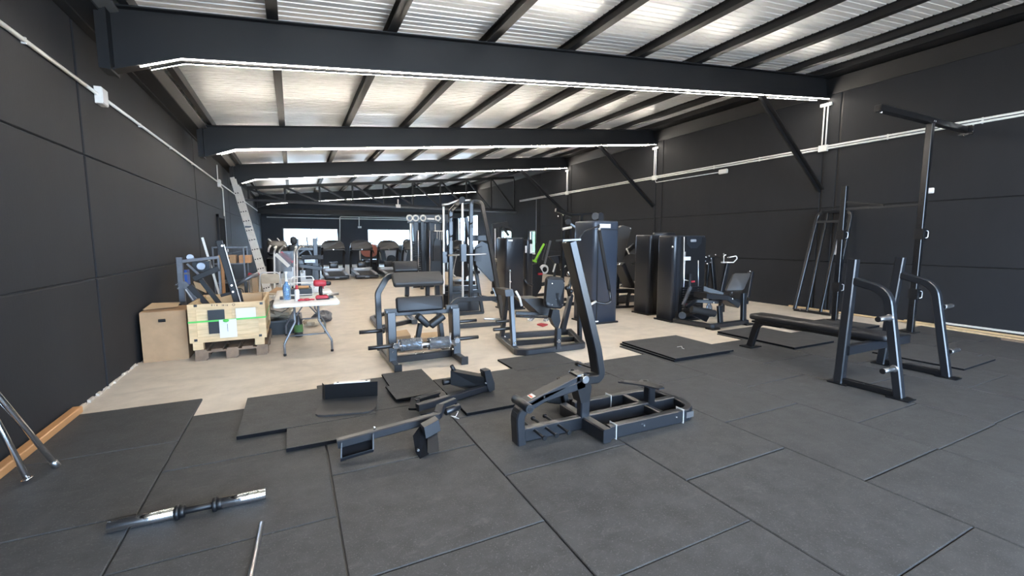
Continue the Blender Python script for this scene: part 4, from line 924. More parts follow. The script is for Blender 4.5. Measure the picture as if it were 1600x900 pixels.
W('support', B().bar(at(384, 440, Y=8.6), (at(384, 440, Y=8.6).x, 8.6, ZF), .05, .05), 'frame', t); W('side_post', B().bar(at(398, 434, Y=8.75), (at(398, 434, Y=8.75).x, 8.75, ZF), .09, .06), 'card', t)
W('cable_loops', B().torus(at(374, 456, Y=8.6), .06, .006, (0.2, 1, 0)), 'black', t)

# conduits and boxes on the walls
t = thing('wall_conduit', 'white conduit running along the left wall', 'conduit', (XL(3)+.02, 3, 3.04))
W('pipe', B().cyl((XL(-4)+.02, -4, 3.04), (XL(6)+.02, 6, 3.04), .018, 10).cyl((XL(6)+.02, 6, 3.04), (XL(27)+.03, 27, 3.06), .018, 10), 'white', t)
for y in (4.9, 7.7, 9.3, 11): W('clip', B().box((XL(y)+.015, y, 3.04), (.03, .02, .05)), 'white', t)
for y, s in ((6.35, .09), (14.3, .1), (20.5, .08)):
    j = W('junction_box', B().box((XL(y)+.03, y, 3.03), (.06, s*1.9, s*1.9)), 'white', t)
    W('box_lid', B().box((XL(y)+.064, y, 3.03), (.008, s*1.7, s*1.7)), 'paper', j)
W('riser', B().cyl((XL(14)+.02, 14.2, 3.05), (XL(14)+.02, 14.2, 3.5), .012, 8), 'white', t)
W('drop_pipe', B().tube([(XL(14.9)+.02, 14.4, 2.98), (XL(14.9)+.02, 14.95, 2.95), (XL(14.9)+.02, 14.95, .25)], .016, bend=.05), 'white', t)
W('drop_box', B().box((XL(15)+.03, 14.95, 1.22), (.05, .1, .08)), 'white', t)
def conduit_r(z, ya, yb, r=.019, dx=.02): return B().cyl((XR-dx, ya, z), (XR-dx, yb, z), r, 8)
t = thing('wall_conduit', 'pair of white conduits running along the right wall', 'conduit', (XR, 4, 3.47))
W('pipe', conduit_r(3.495, -4, 19.9), 'white', t); W('pipe', conduit_r(3.445, -4, 19.9), 'white', t)
for y in (2.0, 3.3, 4.6, 7.2, 8.5): W('clip', B().box((XR-.012, y, 3.47), (.024, .02, .10)), 'white', t)
for y in (5.62, 10.55, 15.5):
    W('junction_box', B().box((XR-.03, y+.12, 3.46), (.06, .17, .13)), 'white', t)
    W('riser', B().cyl((XR-.03, y+.08, 3.5), (XR-.03, y+.08, 4.36), .014, 8).cyl((XR-.03, y+.15, 3.5), (XR-.03, y+.15, 4.36), .014, 8), 'white', t)
    W('upper_box', B().box((XR-.03, y+.12, 4.36), (.05, .22, .06)), 'white', t)
t = thing('emergency_lamp', 'white emergency lamp with thin conduit on the right wall below the double conduit', 'lamp', at(1130, 268, X=XR-.03))
c = at(1130, 268, X=XR-.04); W('housing', B().pad(c, (.26, .12, .07), Matrix(((0, 0, 1), (1, 0, 0), (0, 1, 0))), .03), 'white', t)
W('thin_pipe', B().tube([(XR-.02, c.y+.1, c.z), (XR-.02, 10.62, c.z+.0), (XR-.02, 10.65, 3.4)], .010, bend=.04), 'white', t)
c = at(1454, 298, X=XR-.02); solo('wall_socket', B().pad(c, (.10, .10, .035), Matrix(((0, 0, 1), (1, 0, 0), (0, 1, 0))), .02), MT['white'], 'small white rounded socket on the right wall beside the rig upright', 'socket')
t = thing('drop_conduit', 'pale vertical conduit on the right wall behind the shrouded weight stack', 'conduit', (XR-.03, 18.0, 3.3))
W('pipe', B().cyl((XR-.02, 18.2, 3.42), (XR-.02, 18.2, 1.4), .022, 8), 'galv', t)
t = thing('wall_conduit', 'pale conduits crossing the far wall above the windows', 'conduit', (3, YB-.04, 3.0))
zf = at(600, 343, Y=YB-.04).z
W('pipe', B().cyl((-1.3, YB-.04, zf), (XR-.1, YB-.04, zf), .03, 8), 'white', t); zf2 = at(640, 342, Y=YB-.04).z
W('loop_pipe', B().tube([at(531, 380, Y=YB-.04), at(531, 338.5, Y=YB-.04), at(680, 342, Y=YB-.04)], .03, bend=.1), 'white', t)
W('drop', B().cyl(at(561, 339, Y=YB-.04), at(561, 353, Y=YB-.04), .028, 8), 'white', t); W('drop_box', B().box(at(562, 355, Y=YB-.05), (.22, .06, .12)), 'white', t)
t = thing('gas_pipe', 'grey pipe run crossing the hall under the lattice truss', 'pipe', (3, 20.2, 3.05))
W('pipe', B().cyl((XL(20.3), 20.3, 3.08), (XR, 20.3, 2.93), .045, 10), 'galv', t); c = at(622, 322, Y=20.2); W('valve', B().box(c, (.2, .1, .14)).cyl(c, c+V((0, 0, .3)), .03, 8), 'white', t)
# ================================================================== MIDGROUND MACHINES
def PP(pts, Y): return [at(x, y, Y=Y) for x, y in pts]
RX = lambda a: Matrix.Rotation(radians(a), 3, 'X')
RY = lambda a: Matrix.Rotation(radians(a), 3, 'Y')
RZ = lambda a: Matrix.Rotation(radians(a), 3, 'Z')

# ---- glute / leg curl bench with three pads and wrapped rollers
t = thing('leg_curl_bench', 'black plate loaded bench machine with three flat pads and film wrapped rollers', 'gym machine', (1.42, 5.55, ZF))
xl, xr_ = 1.02, 1.83
for x in (xl, xr_):
    W('floor_rail', B().bar((x, 5.02, ZF+.045), (x, 6.05, ZF+.045), .075, .08), 'frame2', t)
    W('end_cap', B().box((x, 5.015, ZF+.05), (.085, .03, .095)), 'black', t)
W('cross_rail', B().bar((xl, 5.42, ZF+.06), (xr_, 5.42, ZF+.06), .07, .09), 'frame', t)
W('cross_rail', B().bar((xl, 6.0, ZF+.06), (xr_, 6.0, ZF+.06), .07, .08), 'frame', t)
zu = at(610, 490, Y=5.3).z
for x in (xl, xr_):
    W('front_upright', B().bar((x, 5.31, ZF+.07), (x, 5.34, zu), .065, .10, (1, 0, 0)), 'frame2', t)
    W('upright_plate', B().prism([V((x-.05, 5.30, ZF+.10)), V((x-.05, 5.36, zu+.02)), V((x-.05, 5.50, zu+.02)), V((x-.05, 5.42, ZF+.10))], (.012, 0, 0)), 'frame', t)
    W('top_cap', B().box((x+(.02 if x < 1.4 else -.02), 5.42, zu+.01), (.16, .06, .055)), 'frame', t)
W('rear_post', B().path([V((xl-.03, 6.02, ZF+.05)), V((xl-.03, 6.05, .80)), V((xl+.10, 6.05, 1.02)), V((xl+.4, 6.05, 1.06))], .075, .06, r=.12, up=(0, 1, 0)), 'frame2', t)
# pads facing the viewer
p2 = at(656, 474.5, Y=5.42); wz = (at(692, 474, Y=5.42)-at(619, 474, Y=5.42)).length; hz = (at(656, 463, Y=5.42)-at(656, 486, Y=5.42)).length
W('thigh_pad', B().pad(p2, (wz, hz*1.03, .07), RZ(0)@RX(78), .03), 'pad', t)
p1 = at(653, 436, Y=5.62); w1_ = (at(692, 436, Y=5.62)-at(614, 436, Y=5.62)).length
W('chest_pad', B().pad(p1, (w1_, .22, .075), RX(40), .035), 'padgrey', t)
p0_ = at(634, 417, Y=5.95); w0_ = (at(653, 417, Y=5.95)-at(614, 417, Y=5.95)).length
W('head_pad', B().pad(p0_, (w0_, .16, .07), RX(60), .03), 'pad', t); W('head_bolster', B().pad(p0_+V((0, .05, .03)), (w0_, .09, .09), RX(0), .04), 'padgrey', t)
for xx_ in (636, 668): W('pad_post', B().bar(at(xx_, 462, Y=5.55), at(xx_, 440, Y=5.65), .06, .05, (1, 0, 0)), 'frame2', t)
W('pad_beam', B().bar(at(612, 490, Y=5.45), at(706, 485, Y=5.45), .05, .06), 'frame2', t)
W('pad_beam', B().bar((xr_, 6.0, ZF+.1), at(682, 440, Y=5.75), .07, .06, (1, 0, 0)), 'frame2', t)
for (a, b) in (((653, 494), (668, 507)), ((688, 494), (676, 508))):
    pa, pb = at(*a, Y=5.35), at(*b, Y=5.25); W('shin_block', B().pad(pa.lerp(pb, .5), ((pb-pa).length+.07, .13, .10), Matrix((((pb-pa).normalized().x, 0, -(pb-pa).normalized().z), (0, 1, 0), ((pb-pa).normalized().z, 0, (pb-pa).normalized().x))).to_3x3(), .02), 'black', t)
W('swing_arm', B().bar(at(657, 505, Y=5.5), at(652, 532, Y=5.5), .06, .06, (0, 1, 0)), 'frame', t); W('swing_arm', B().bar(at(688, 505, Y=5.5), at(691, 530, Y=5.5), .06, .06, (0, 1, 0)), 'frame2', t)
zr = at(665, 538, Y=5.15).z
for (a, b) in ((627, 657), (671, 701)):
    pa, pb = at(a, 539.5 if a < 650 else 537, Y=5.15), at(b, 539 if a < 650 else 536.5, Y=5.15); pb.z = pa.z
    W('foam_roller', B().cyl(pa, pb, .062, 18), 'foam', t); fb = B(); n = 24
    vs = []
    rnd = random.Random(a)
    for k in range(9):
        q = pa.lerp(pb, (k-.4)/7.2)
        for j in range(n): r = .066+rnd.uniform(0, .009); vs.append(q+V((0, r*cos(2*pi*j/n), r*sin(2*pi*j/n))))
    fb.add(vs, [(k*n+j, k*n+(j+1) % n, (k+1)*n+(j+1) % n, (k+1)*n+j) for k in range(8) for j in range(n)])
    W('wrapping_film', fb, 'film', t, 'crinkled clear wrapping film')
W('roller_bar', B().cyl((xl+.02, 5.15, zr), (xr_-.02, 5.15, zr), .018, 10), 'steel', t)
for (c, d_, Yq) in (((617, 540), -1, 5.12), ((712, 530), 1, 5.12), ((601, 516), -1, 5.5), ((712, 503), 1, 5.6)):
    a = at(*c, Y=Yq); W('plate_peg', B().cyl(a, a+V((d_*.30, 0, 0)), .024, 14).cyl(a+V((d_*.0, 0, 0)), a+V((d_*.03, 0, 0)), .036, 14), 'frame', t)
for c in ((618, 540), (713, 531)): a = at(*c, Y=5.10); W('pivot_bolt', B().cyl(a, a+V((0, -.04, 0)), .035, 16), 'chrome', t)
for c in ((649, 552), (661, 550), (614, 550), (707, 545)): a = at(*c, Y=5.375 if 640 < c[0] < 670 else 5.2); W('bolt', B().cyl(a, a+V((0, -.02, 0)), .010, 8), 'chrome', t)
W('adjuster', B().tube(PP([(704, 520), (702, 534), (712, 540)], 5.14), .012, bend=.03), 'steel', t)
W('clear_tube', B().tube([at(631, 541, Y=5.12), at(624, 543, Y=5.05), at(622, 530, Y=5.05)], .008, bend=.02), 'film', t)
solo('small_carton', B().lim((1.22, 6.15, ZF), (1.44, 6.35, .16)), MT['card'], 'small open brown carton seen through the left of the bench machine', 'box')
t = thing('small_carton', 'low brown carton seen through the right of the bench machine', 'box', (1.8, 6.3, ZF))
W('carton', B().lim((1.55, 6.15, ZF), (1.93, 6.4, .10)), 'card', t); W('flap', B().prism([V((1.55, 6.15, .10)), V((1.93, 6.15, .10)), V((1.95, 6.28, .15)), V((1.56, 6.28, .15))], (0, 0, .004)), 'cardin', t)
t = thing('small_carton_flap', 'loose bent flap of brown card leaning on the small open carton', 'card', (1.35, 6.2, .17))
W('flap', B().prism([V((1.22, 6.15, .162)), V((1.44, 6.15, .162)), V((1.42, 6.30, .22)), V((1.2, 6.27, .21))], (0, 0, .004)), 'cardin', t)

# ---- bench base loop behind
t = thing('base_loop_bench', 'dark rounded base loop of a machine behind the three pad bench', 'gym machine', (1.6, 8.2, ZF))
lp = [at(q[0], q[1], Z=ZF+.04) for q in ((650, 500), (592, 512), (581, 497), (600, 490), (640, 489))]
W('base_loop', B().path(lp, .08, .07, r=.10), 'frame2', t); W('cross_foot', B().bar(at(636, 492, Z=ZF+.05), at(648, 503, Z=ZF+.05), .10, .08), 'frame', t); W('post', B().bar(at(640, 499, Z=ZF), at(640, 499, Z=ZF)+V((0, 0, .45)), .07, .07), 'frame', t)

# ---- smith machine
t = thing('smith_machine', 'tall black smith machine with pale guide rods and sloping front leg', 'gym machine', (3.0, 7.9, ZF))
Yf, Yb_ = 7.25, 8.45
def V2(x, y, Y, m='frame', n='upright', w=.075, **k): pass
W('front_leg', B().path([at(735.5, 470, Y=8.0), at(736, 314, Y=8.0), at(752, 315, Y=7.9), at(769, 400, Y=7.6), at(787, 506, Y=7.1)], .075, .06, r=[.12, .14, .0], up=(0, 1, 0)), 'frame', t)
W('rear_leg', B().path([at(704, 497, Y=8.0), at(704, 330, Y=8.0), at(717, 316, Y=8.1), at(736, 314, Y=8.0)], .075, .06, r=.08, up=(0, 1, 0)), 'frame', t)
W('inner_leg', B().path([at(728, 340, Y=8.5), at(741, 405, Y=8.5), at(754, 489, Y=8.5)], .07, .05, up=(0, 1, 0)), 'frame', t)
W('guide_rod', B().cyl(at(693, 323, Y=8.0), at(693.5, 459, Y=8.0), .020, 12), 'alu', t, 'pale guide rod'); W('guide_rod', B().cyl(at(722.5, 316, Y=7.8), at(723, 468, Y=7.8), .020, 12), 'alu', t, 'pale guide rod')
W('top_tube', B().tube(PP([(691, 320), (700, 319), (717, 313), (732, 313), (736, 313)], 7.9), .022, bend=.06), 'steel', t)
W('top_pulley', B().cyl(at(722, 312, Y=7.85), at(722, 312, Y=7.75), .06, 16), 'black', t)
W('base_hoop', B().path([at(706, 512, Y=7.2), at(707, 474, Y=7.3), at(716, 468, Y=7.3), at(781, 466, Y=7.35)], .08, .065, r=.16, up=(0, 1, 0)), 'frame2', t)
W('floor_rail', B().bar(at(711, 510, Y=7.15), at(788, 505, Y=7.15), .07, .07), 'frame2', t)
W('floor_rail', B().bar(at(711, 491, Y=8.45), at(755, 489, Y=8.45), .07, .08), 'frame', t)
W('side_rail', B().bar(at(692, 459, Y=8.2), at(747, 455, Y=8.2), .07, .07), 'frame', t); W('side_gusset', B().prism(PP([(750, 461), (781, 466), (784, 476), (757, 466)], 7.6), (0, .05, 0)), 'frame', t)
W('plate_peg', B().cyl(at(784, 499, Y=7.15), at(756, 498, Y=7.15), .022, 12), 'steel', t)
W('bar_carriage', B().box(at(723, 395, Y=7.8), (.10, .12, .32)).box(at(694, 402, Y=8.0), (.08, .1, .2)), 'frame', t); W('bar', B().cyl(at(700, 399, Y=7.9), at(760, 397, Y=7.7), .016, 10), 'steel', t)
for q in ((704, 340, 8.0), (704, 370, 8.0), (735, 350, 8.0)): W('hook', B().tube([at(*q[:2], Y=q[2]-.05), at(q[0]+3, q[1]-2, Y=q[2]-.1), at(q[0]+3, q[1]+6, Y=q[2]-.1)], .012), 'black', t)
for q in ((769, 457), (786, 457)): W('adjust_knob', B().ball(at(*q, Y=7.5), .035, 10), 'black', t)
W('grey_panel', B().prism(PP([(742, 386), (753, 377), (765, 383), (776, 438), (768, 440), (744, 414)], 8.2), (0, .04, 0)), 'frame2', t, 'dark grey back panel')
W('display_box', B().prism(PP([(743, 389), (754, 385), (752, 409), (741, 408)], 8.1), (0, .05, 0)), 'shroud', t); W('pad_beam', B().bar(at(738, 372, Y=8.1), at(763, 372, Y=8.1), .12, .10, (0, 1, 0)), 'shroud', t)
W('weight_panel', B().lim((at(708, 488, Y=8.9).x, 8.9, ZF), at(746, 445, Y=9.0)), 'frame', t)
solo('rear_weight_stack', B().lim((at(693, 470, Y=9.6).x, 9.6, ZF), at(717, 444, Y=9.9)), MT['shroud'], 'dark grey low casing behind the smith machine', 'weight stack')

# ---- plate loaded leg machine with back pad seen from behind
t = thing('seated_leg_machine', 'black plate loaded seated leg machine with back rest turned away, near the rubber floor edge', 'gym machine', (3.25, 5.5, ZF))
zz = ZF+.045
W('base_frame', B().path([(2.80, 6.12, zz), (2.62, 5.14, zz), (2.74, 5.05, zz), (3.62, 5.05, zz), (3.98, 5.92, zz)], .085, .085, r=[.02, .10, .06], closed=True), 'frame2', t)
fa, fb_ = at(789, 526, Z=ZF), at(804, 538, Z=ZF)
ta_ = at(795, 460, Y=5.6)
W('a_frame_leg', B().bar(V((2.77, 5.95, zz)), at(792, 462, Y=5.8), .06, .07, (0, 1, 0)), 'frame2', t); W('a_frame_leg', B().bar(V((2.66, 5.32, zz)), at(798, 463, Y=5.45), .065, .07, (0, 1, 0)), 'frame2', t)
W('a_frame_head', B().prism(PP([(789, 453), (801, 452), (804, 463), (790, 463)], 5.42), (0, .32, 0)), 'frame2', t)
W('plate_peg', B().cyl(at(799, 513, Y=5.45), at(771, 515, Y=5.45), .024, 14), 'frame', t); W('plate_peg', B().cyl(at(800, 501, Y=5.8), at(775, 503, Y=5.8), .022, 14), 'frame', t)
W('seat_post', B().bar(at(871, 545, Y=5.03), at(872, 513, Y=5.04), .075, .07, (0, 1, 0)), 'frame2', t)
W('seat_carriage', B().prism(PP([(864, 484), (874, 484), (876, 502), (872, 514), (866, 508), (861, 497)], 5.05), (0, .09, 0)), 'frame', t)
c = at(872.5, 533, Y=4.93); W('pivot_bolt', B().cyl(c, c+V((0, -.02, 0)), .026, 16), 'chrome', t)
cb = at(866, 457, Y=5.15)
W('back_pad', B().pad(cb, (.31, .44, .08), RZ(4)@RY(9)@RX(82), .07), 'pad', t); W('pad_shell', B().prism(PP([(856, 437), (879, 437), (882, 445), (872, 480), (856, 480), (853, 470)], 5.08), (0, .03, 0)), 'black', t)
for q in ((862, 443), (881, 442), (862, 476), (878, 476), (868, 468)): c = at(*q, Y=5.08); W('bolt', B().cyl(c, c+V((0, -.015, 0)), .009, 8), 'chrome', t)
W('adjust_lever', B().tube(PP([(872, 458), (875, 478)], 5.05), .008), 'frame2', t)
sc = [(817, 466), (856, 465), (862, 488), (843, 491)]
W('seat_pad', B().prism(PP([(818, 467), (847, 466), (860, 470), (861, 489), (844, 491)], 5.35), (0, .34, .0)), 'padgrey', t)
W('seat_frame', B().bar(at(806, 489, Y=5.5), at(862, 491, Y=5.4), .05, .05), 'frame', t); W('lower_rod', B().cyl(at(806, 494, Y=5.7), at(858, 496, Y=5.6), .018, 10), 'frame2', t)
W('right_arm', B().bar(at(879, 516, Y=5.0), at(892, 461, Y=5.4), .075, .06, (0, 1, 0)), 'frame2', t); W('right_arm', B().bar(at(906, 534, Y=5.5), at(905, 470, Y=5.6), .06, .06, (0, 1, 0)), 'frame', t)
W('linkage', B().tube(PP([(893, 436), (888, 452), (890, 462)], 5.3), .03, bend=.05), 'frame', t)
for q in ((889, 428), (886, 450), (892, 455)): W('link_knob', B().ball(at(*q, Y=5.25), .035, 10), 'chrome' if q[1] < 440 else 'black', t)
W('hand_grip', B().tube(PP([(806, 455), (812, 466), (815, 478)], 5.4), .016, bend=.02), 'alu', t)
W('cross_tube', B().bar((2.72, 5.6, zz), (3.85, 5.45, zz), .06, .07), 'frame', t)
for q in ((789, 526), (805, 536)): c = at(*q, Y=5.25); W('bolt', B().ball(c, .014, 8), 'chrome', t)
t = thing('spray_bottles', 'pair of pale bottles on the concrete behind the seated leg machine', 'bottle', at(830, 500, Z=ZF))
for x in (826, 851): c = at(x, 502, Z=ZF); W('bottle', B().cyl(c, c+V((.14, .05, .0))+V((0, 0, .08)), .045, 12), 'film', t)
solo('red_rag', B().prism([at(839, 508, Z=ZF), at(848, 511, Z=ZF), at(856, 508, Z=ZF), at(846, 506, Z=ZF)], (0, 0, .02)), MT['red'], 'small red rag on the concrete under the leg machine seat', 'rag')

# ---- generic shrouded weight stack
def tower(x0, x1, y0, y1, zt, label, name='weight_tower', side=None, extra=None):
    t = thing(name, label, 'gym machine', ((x0+x1)/2, (y0+y1)/2, ZF))
    c = B(); r = .06
    prof_ = []
    for (cx_, cy_, a0) in ((x1-r, y1-r, 0), (x0+r, y1-r, 90), (x0+r, y0+r, 180), (x1-r, y0+r, 270)):
        for k in range(4): g = radians(a0+k*30); prof_.append((cx_+r*cos(g), cy_+r*sin(g)))
    n = len(prof_); vs = []
    lay = [(ZF+.03, 0), (zt-.035, 0), (zt-.01, .012), (zt, .04)]
    for z, i in lay:
        for (a, b) in prof_: mx, my = (x0+x1)/2, (y0+y1)/2; vs.append(V((a+(mx-a)*i, b+(my-b)*i, z)))
    c.add(vs, [(k*n+i, k*n+(i+1) % n, (k+1)*n+(i+1) % n, (k+1)*n+i) for k in range(3) for i in range(n)]+[tuple(range(3*n, 4*n)), tuple(range(n))[::-1]], True)
    c.sm[-1] = c.sm[-2] = False
    W('shroud', c, side or 'shroud', t)
    W('foot_plate', B().lim((x0-.015, y0-.015, ZF), (x1+.015, y1+.015, ZF+.03)), 'black', t)
    return t
yT = 6.42; xa_, xb_ = at(908, 500, Y=yT+.02).x, at(964, 500, Y=yT).x
zT = at(940, 345, Y=yT).z
xa_ = at(925, 500, Y=yT).x
t = tower(xa_, xb_, yT, yT+.62, zT, 'tallest shrouded weight tower with a bent dip bar, right of the tall bent post', 'weight_tower', side='shroud_doorsheen')
W('front_seam', B().lim((xa_+.085, yT-.004, ZF+.06), (xa_+.11, yT+.01, zT-.07)).lim((xa_+.02, yT-.004, zT-.16), (xb_-.02, yT+.01, zT-.15)), 'black', t)
W('name_plate', B().lim(at(937, 356, Y=yT-.008), at(954, 350, Y=yT-.004)), 'paper', t, 'small pale name plate')
pk_ = W('pulley_plate', B().prism(PP([(935, 346), (936, 333), (940, 332), (943, 334), (943, 346)], yT+.25), (0, .02, 0)), 'shroud', t); W('pulley_cover', B().cyl(at(930, 338, Y=yT+.2), at(930, 338, Y=yT+.3), .07, 16), 'padgrey', t)
W('foam_sleeve', B().tube([at(936, 360, Y=yT-.22), at(952, 452, Y=yT-.30)], .032, n=14), 'foam', t)
W('bent_arm', B().tube([at(952, 452, Y=yT-.30), at(955, 472, Y=yT-.30), at(945, 475, Y=yT-.28), at(917, 469, Y=yT-.2)], .022, bend=.06), 'frame', t); W('cross_handle', B().tube([at(917, 479, Y=yT-.3), at(931, 471, Y=yT-.26)], .02), 'alu', t)
W('top_rod', B().tube([at(937, 353, Y=yT-.15), at(913, 361, Y=yT-.15), at(906, 371, Y=yT-.1), at(903, 380, Y=yT-.1)], .013, bend=.05), 'frame2', t)
for q in ((937, 358), (952, 455)): W('joint_bolt', B().ball(at(*q, Y=yT-.26), .024, 10), 'chrome', t)
W('base_badge', B().lim(at(926, 504, Y=yT-.02), at(935, 501, Y=yT-.016)), 'paper', t)
# pulldown frame behind it
t = thing('pulldown_machine', 'dark pulldown machine with pulleys and cross arms behind the tallest tower', 'gym machine', (5.0, 8.5, ZF))
def vline(x, ya, yb, Y, w, m='frame'): return B().bar(at(x, ya, Y=Y), at(x, yb, Y=Y), w, w, (0, 1, 0))
bz = at(893, 334, Y=8.6)
for x in (880, 908): a = at(x, 336, Y=8.6); W('post', B().bar((a.x, 8.6, ZF), a, .07, .07), 'frame', t)
W('top_rail', B().bar(at(878, 336, Y=8.6), at(926, 334, Y=8.6), .07, .05), 'frame', t); W('top_rail', B().bar(at(884, 345, Y=8.6), at(906, 360, Y=8.5), .07, .05), 'frame', t)
W('press_arm', B().bar(at(868, 328, Y=8.3), at(893, 337, Y=8.4), .05, .07), 'frame', t)
W('grip', B().cyl(at(879, 358, Y=8.1), at(893, 355, Y=8.1), .028, 12), 'alu', t); W('grip_post', B().bar(at(890, 357, Y=8.15), at(892, 377, Y=8.2), .05, .05, (0, 1, 0)), 'frame2', t)
W('pulley', B().cyl(at(888, 347, Y=8.5), at(888, 347, Y=8.4), .07, 16), 'black', t); W('foot_rail', B().bar((at(880, 336, Y=8.6).x, 8.6, ZF+.04), (at(908, 336, Y=8.6).x, 8.6, ZF+.04), .07, .08), 'frame', t)
for q in ((872, 338), (880, 336)): W('bolt', B().ball(at(*q, Y=8.35), .018, 8), 'chrome', t)

# ---- machine between: reclined seat with grey back shell
t = thing('recline_machine', 'machine with tall grey back shell between the tallest tower and the tower pair', 'gym machine', (6.6, 7.9, ZF))
Yr = 7.75
W('back_shell', B().prism(PP([(966, 412), (960, 360), (974, 352), (987, 356), (985, 363), (972, 414)], Yr+.25), (0, .12, 0)), 'padgrey', t, 'grey back shell')
W('back_pad', B().bar(at(967, 412, Y=Yr), at(983, 447, Y=Yr), .30, .11, (1, 0, .3)), 'pad', t)
W('seat_pad', B().prism(PP([(982, 450), (994, 440), (1010, 441), (1010, 447), (1001, 452)], Yr-.05), (0, .32, 0)), 'pad', t)
W('side_wing', B().bar(at(972, 400, Y=Yr+.3), at(990, 384, Y=Yr+.6), .05, .12), 'black', t); W('handle_rod', B().cyl(at(979, 388, Y=Yr), at(983, 397, Y=Yr), .018, 10), 'alu', t)
W('main_beam', B().path([at(958, 455, Y=Yr), at(985, 454, Y=Yr), at(1012, 461, Y=Yr)], .12, .09, r=.2, up=UP), 'frame', t)
W('arch_leg', B().path([at(980, 478, Y=Yr), at(983, 456, Y=Yr), at(1004, 456, Y=Yr), at(1000, 470, Y=Yr), at(1003, 480, Y=Yr)], .06, .06, r=.1, up=(0, 1, 0)), 'frame', t)
W('floor_rail', B().bar(at(958, 480, Y=Yr), at(1006, 478, Y=Yr), .07, .05), 'frame', t); W('shelf', B().bar(at(990, 413, Y=8.4), at(1010, 412, Y=8.4), .2, .05), 'frame2', t)
W('shelf_knob', B().bar(at(1001, 412, Y=8.4), at(1001, 402, Y=8.4), .02, .02).ball(at(1001, 401, Y=8.4), .035, 10), 'chrome', t); W('bolt', B().ball(at(968, 413, Y=Yr-.08), .022, 8).ball(at(985, 357, Y=Yr+.2), .02, 8), 'chrome', t)
W('upright', B().bar((at(967, 412, Y=Yr+.35).x, Yr+.4, ZF), at(967, 380, Y=Yr+.4), .08, .08), 'frame', t)
solo('floor_tub', B().lim(at(962, 474, Y=8.3), at(983, 460, Y=8.5)), MT['frame2'], 'dark tub with pale speckled side on the floor behind the recline machine', 'tub')
solo('tissue_roll', B().cyl(at(1006, 440, Y=8.5)-V((0, 0, .12)), at(1006, 440, Y=8.5)+V((0, 0, .12)), .05, 14), MT['white'], 'white paper roll standing on the recline machine beam, left of the tower pair', 'roll')

# ---- pair of towers with leg extension
zl = at(1028, 367, Y=6.75).z
xl0, xl1 = at(1012, 490, Y=6.75).x, at(1052, 487, Y=6.75).x
t = tower(xl0, xl1+.05, 6.75, 7.2, zl, 'left black tower of the pair, with a round grey cap on top', 'weight_tower')
W('top_cap', B().sweep([at(1022, 367, Y=6.9), at(1052, 367, Y=6.9)], rnd_prof(.055, 12), UP, smooth=True), 'shroud', t); W('seam', B().lim((xl0+.10, 6.745, .02), (xl0+.115, 6.752, zl-.08)), 'frame2', t)
W('name_plate', B().sweep([at(1040, 376, Y=6.74), at(1048, 376, Y=6.74)], rnd_prof(.02, 10), (0, 1, 0)), 'silverstrip', t)
Yx = 5.95; zx = at(1075, 368, Y=Yx).z; xx0, xx1 = at(1049, 500, Y=Yx).x, at(1098, 500, Y=Yx).x
t = tower(xx0, xx1, Yx, Yx+.42, zx, 'right black tower of the pair with open selector front, joined to the leg extension', 'weight_tower')
W('stack_recess', B().lim((xx0+.17, Yx-.006, .06), (xx1-.02, Yx+.01, zx-.03)), 'black', t)
ws = B(); z = .10
while z < .62: ws.lim((xx0+.22, Yx-.03, z), (xx1-.10, Yx-.008, z+.038)); z += .045
W('weight_plates', ws, 'frame', t, kind='stuff'); W('guide_rod', B().cyl((xx0+.26, Yx-.02, .1), (xx0+.26, Yx-.02, zx-.3), .010, 8).cyl(at(1091, 407, Y=Yx-.02), at(1091, 460, Y=Yx-.02), .010, 8), 'steel', t)
W('cable', B().tube(PP([(1069, 370), (1068, 437), (1078, 439)], Yx-.03), .008, bend=.02), 'alu', t, 'pale cable')
W('head_badge', B().prism(PP([(1073, 370), (1097, 370), (1096, 380), (1089, 388), (1080, 388), (1073, 381)], Yx-.012), (0, .008, 0)), 'shroud', t); W('badge_window', B().pad(at(1083.5, 376, Y=Yx-.018), (.15, .05, .012), RX(90), .02), 'silverstrip', t); W('instruction_label', B().lim(at(1069, 407, Y=Yx-.03), at(1079, 401, Y=Yx-.026)), 'paper', t, 'pale instruction label')
W('side_highlight_strip', B().lim((xx0+.075, Yx-.008, .04), (xx0+.13, Yx+.004, zx-.04)), 'shroud', t); W('bolt', B().ball(at(1051, 386, Y=Yx), .022, 10), 'chrome', t)
t = thing('leg_extension_machine', 'black leg extension seat with tilted back pad and foam roller, right of the tower pair', 'gym machine', (6.8, 5.4, ZF))
zz = ZF+.05
W('base_frame', B().path([(6.30, 5.92, zz), (6.42, 5.20, zz), (7.36, 5.22, zz)], .09, .075, r=.06), 'frame2', t)
for q in ((6.42, 5.17), (7.33, 5.20)): W('foot_pad', B().lim((q[0]-.09, q[1]-.08, ZF), (q[0]+.09, q[1]+.08, ZF+.03)), 'black', t)
W('front_post', B().bar(at(1126, 510, Y=5.25), at(1124, 478, Y=5.3), .09, .06, (0, 1, 0)), 'frame2', t); W('rear_post', B().bar(at(1161, 505, Y=5.22), at(1162, 458, Y=5.25), .09, .07, (0, 1, 0)), 'frame2', t)
W('seat_rail', B().bar(at(1110, 466, Y=5.35), at(1167, 472, Y=5.3), .07, .07, (0, 0, 1)), 'frame2', t)
W('seat_pad', B().path([at(1094, 461, Y=5.35), at(1128, 464, Y=5.3), at(1146, 476, Y=5.25)], .30, .095, r=.12, up=UP), 'pad', t)
ca, cb2 = at(1142, 463, Y=5.35), at(1163, 419, Y=5.40); dd = (cb2-ca).normalized(); nn = V((0, 1, 0)).cross(dd)
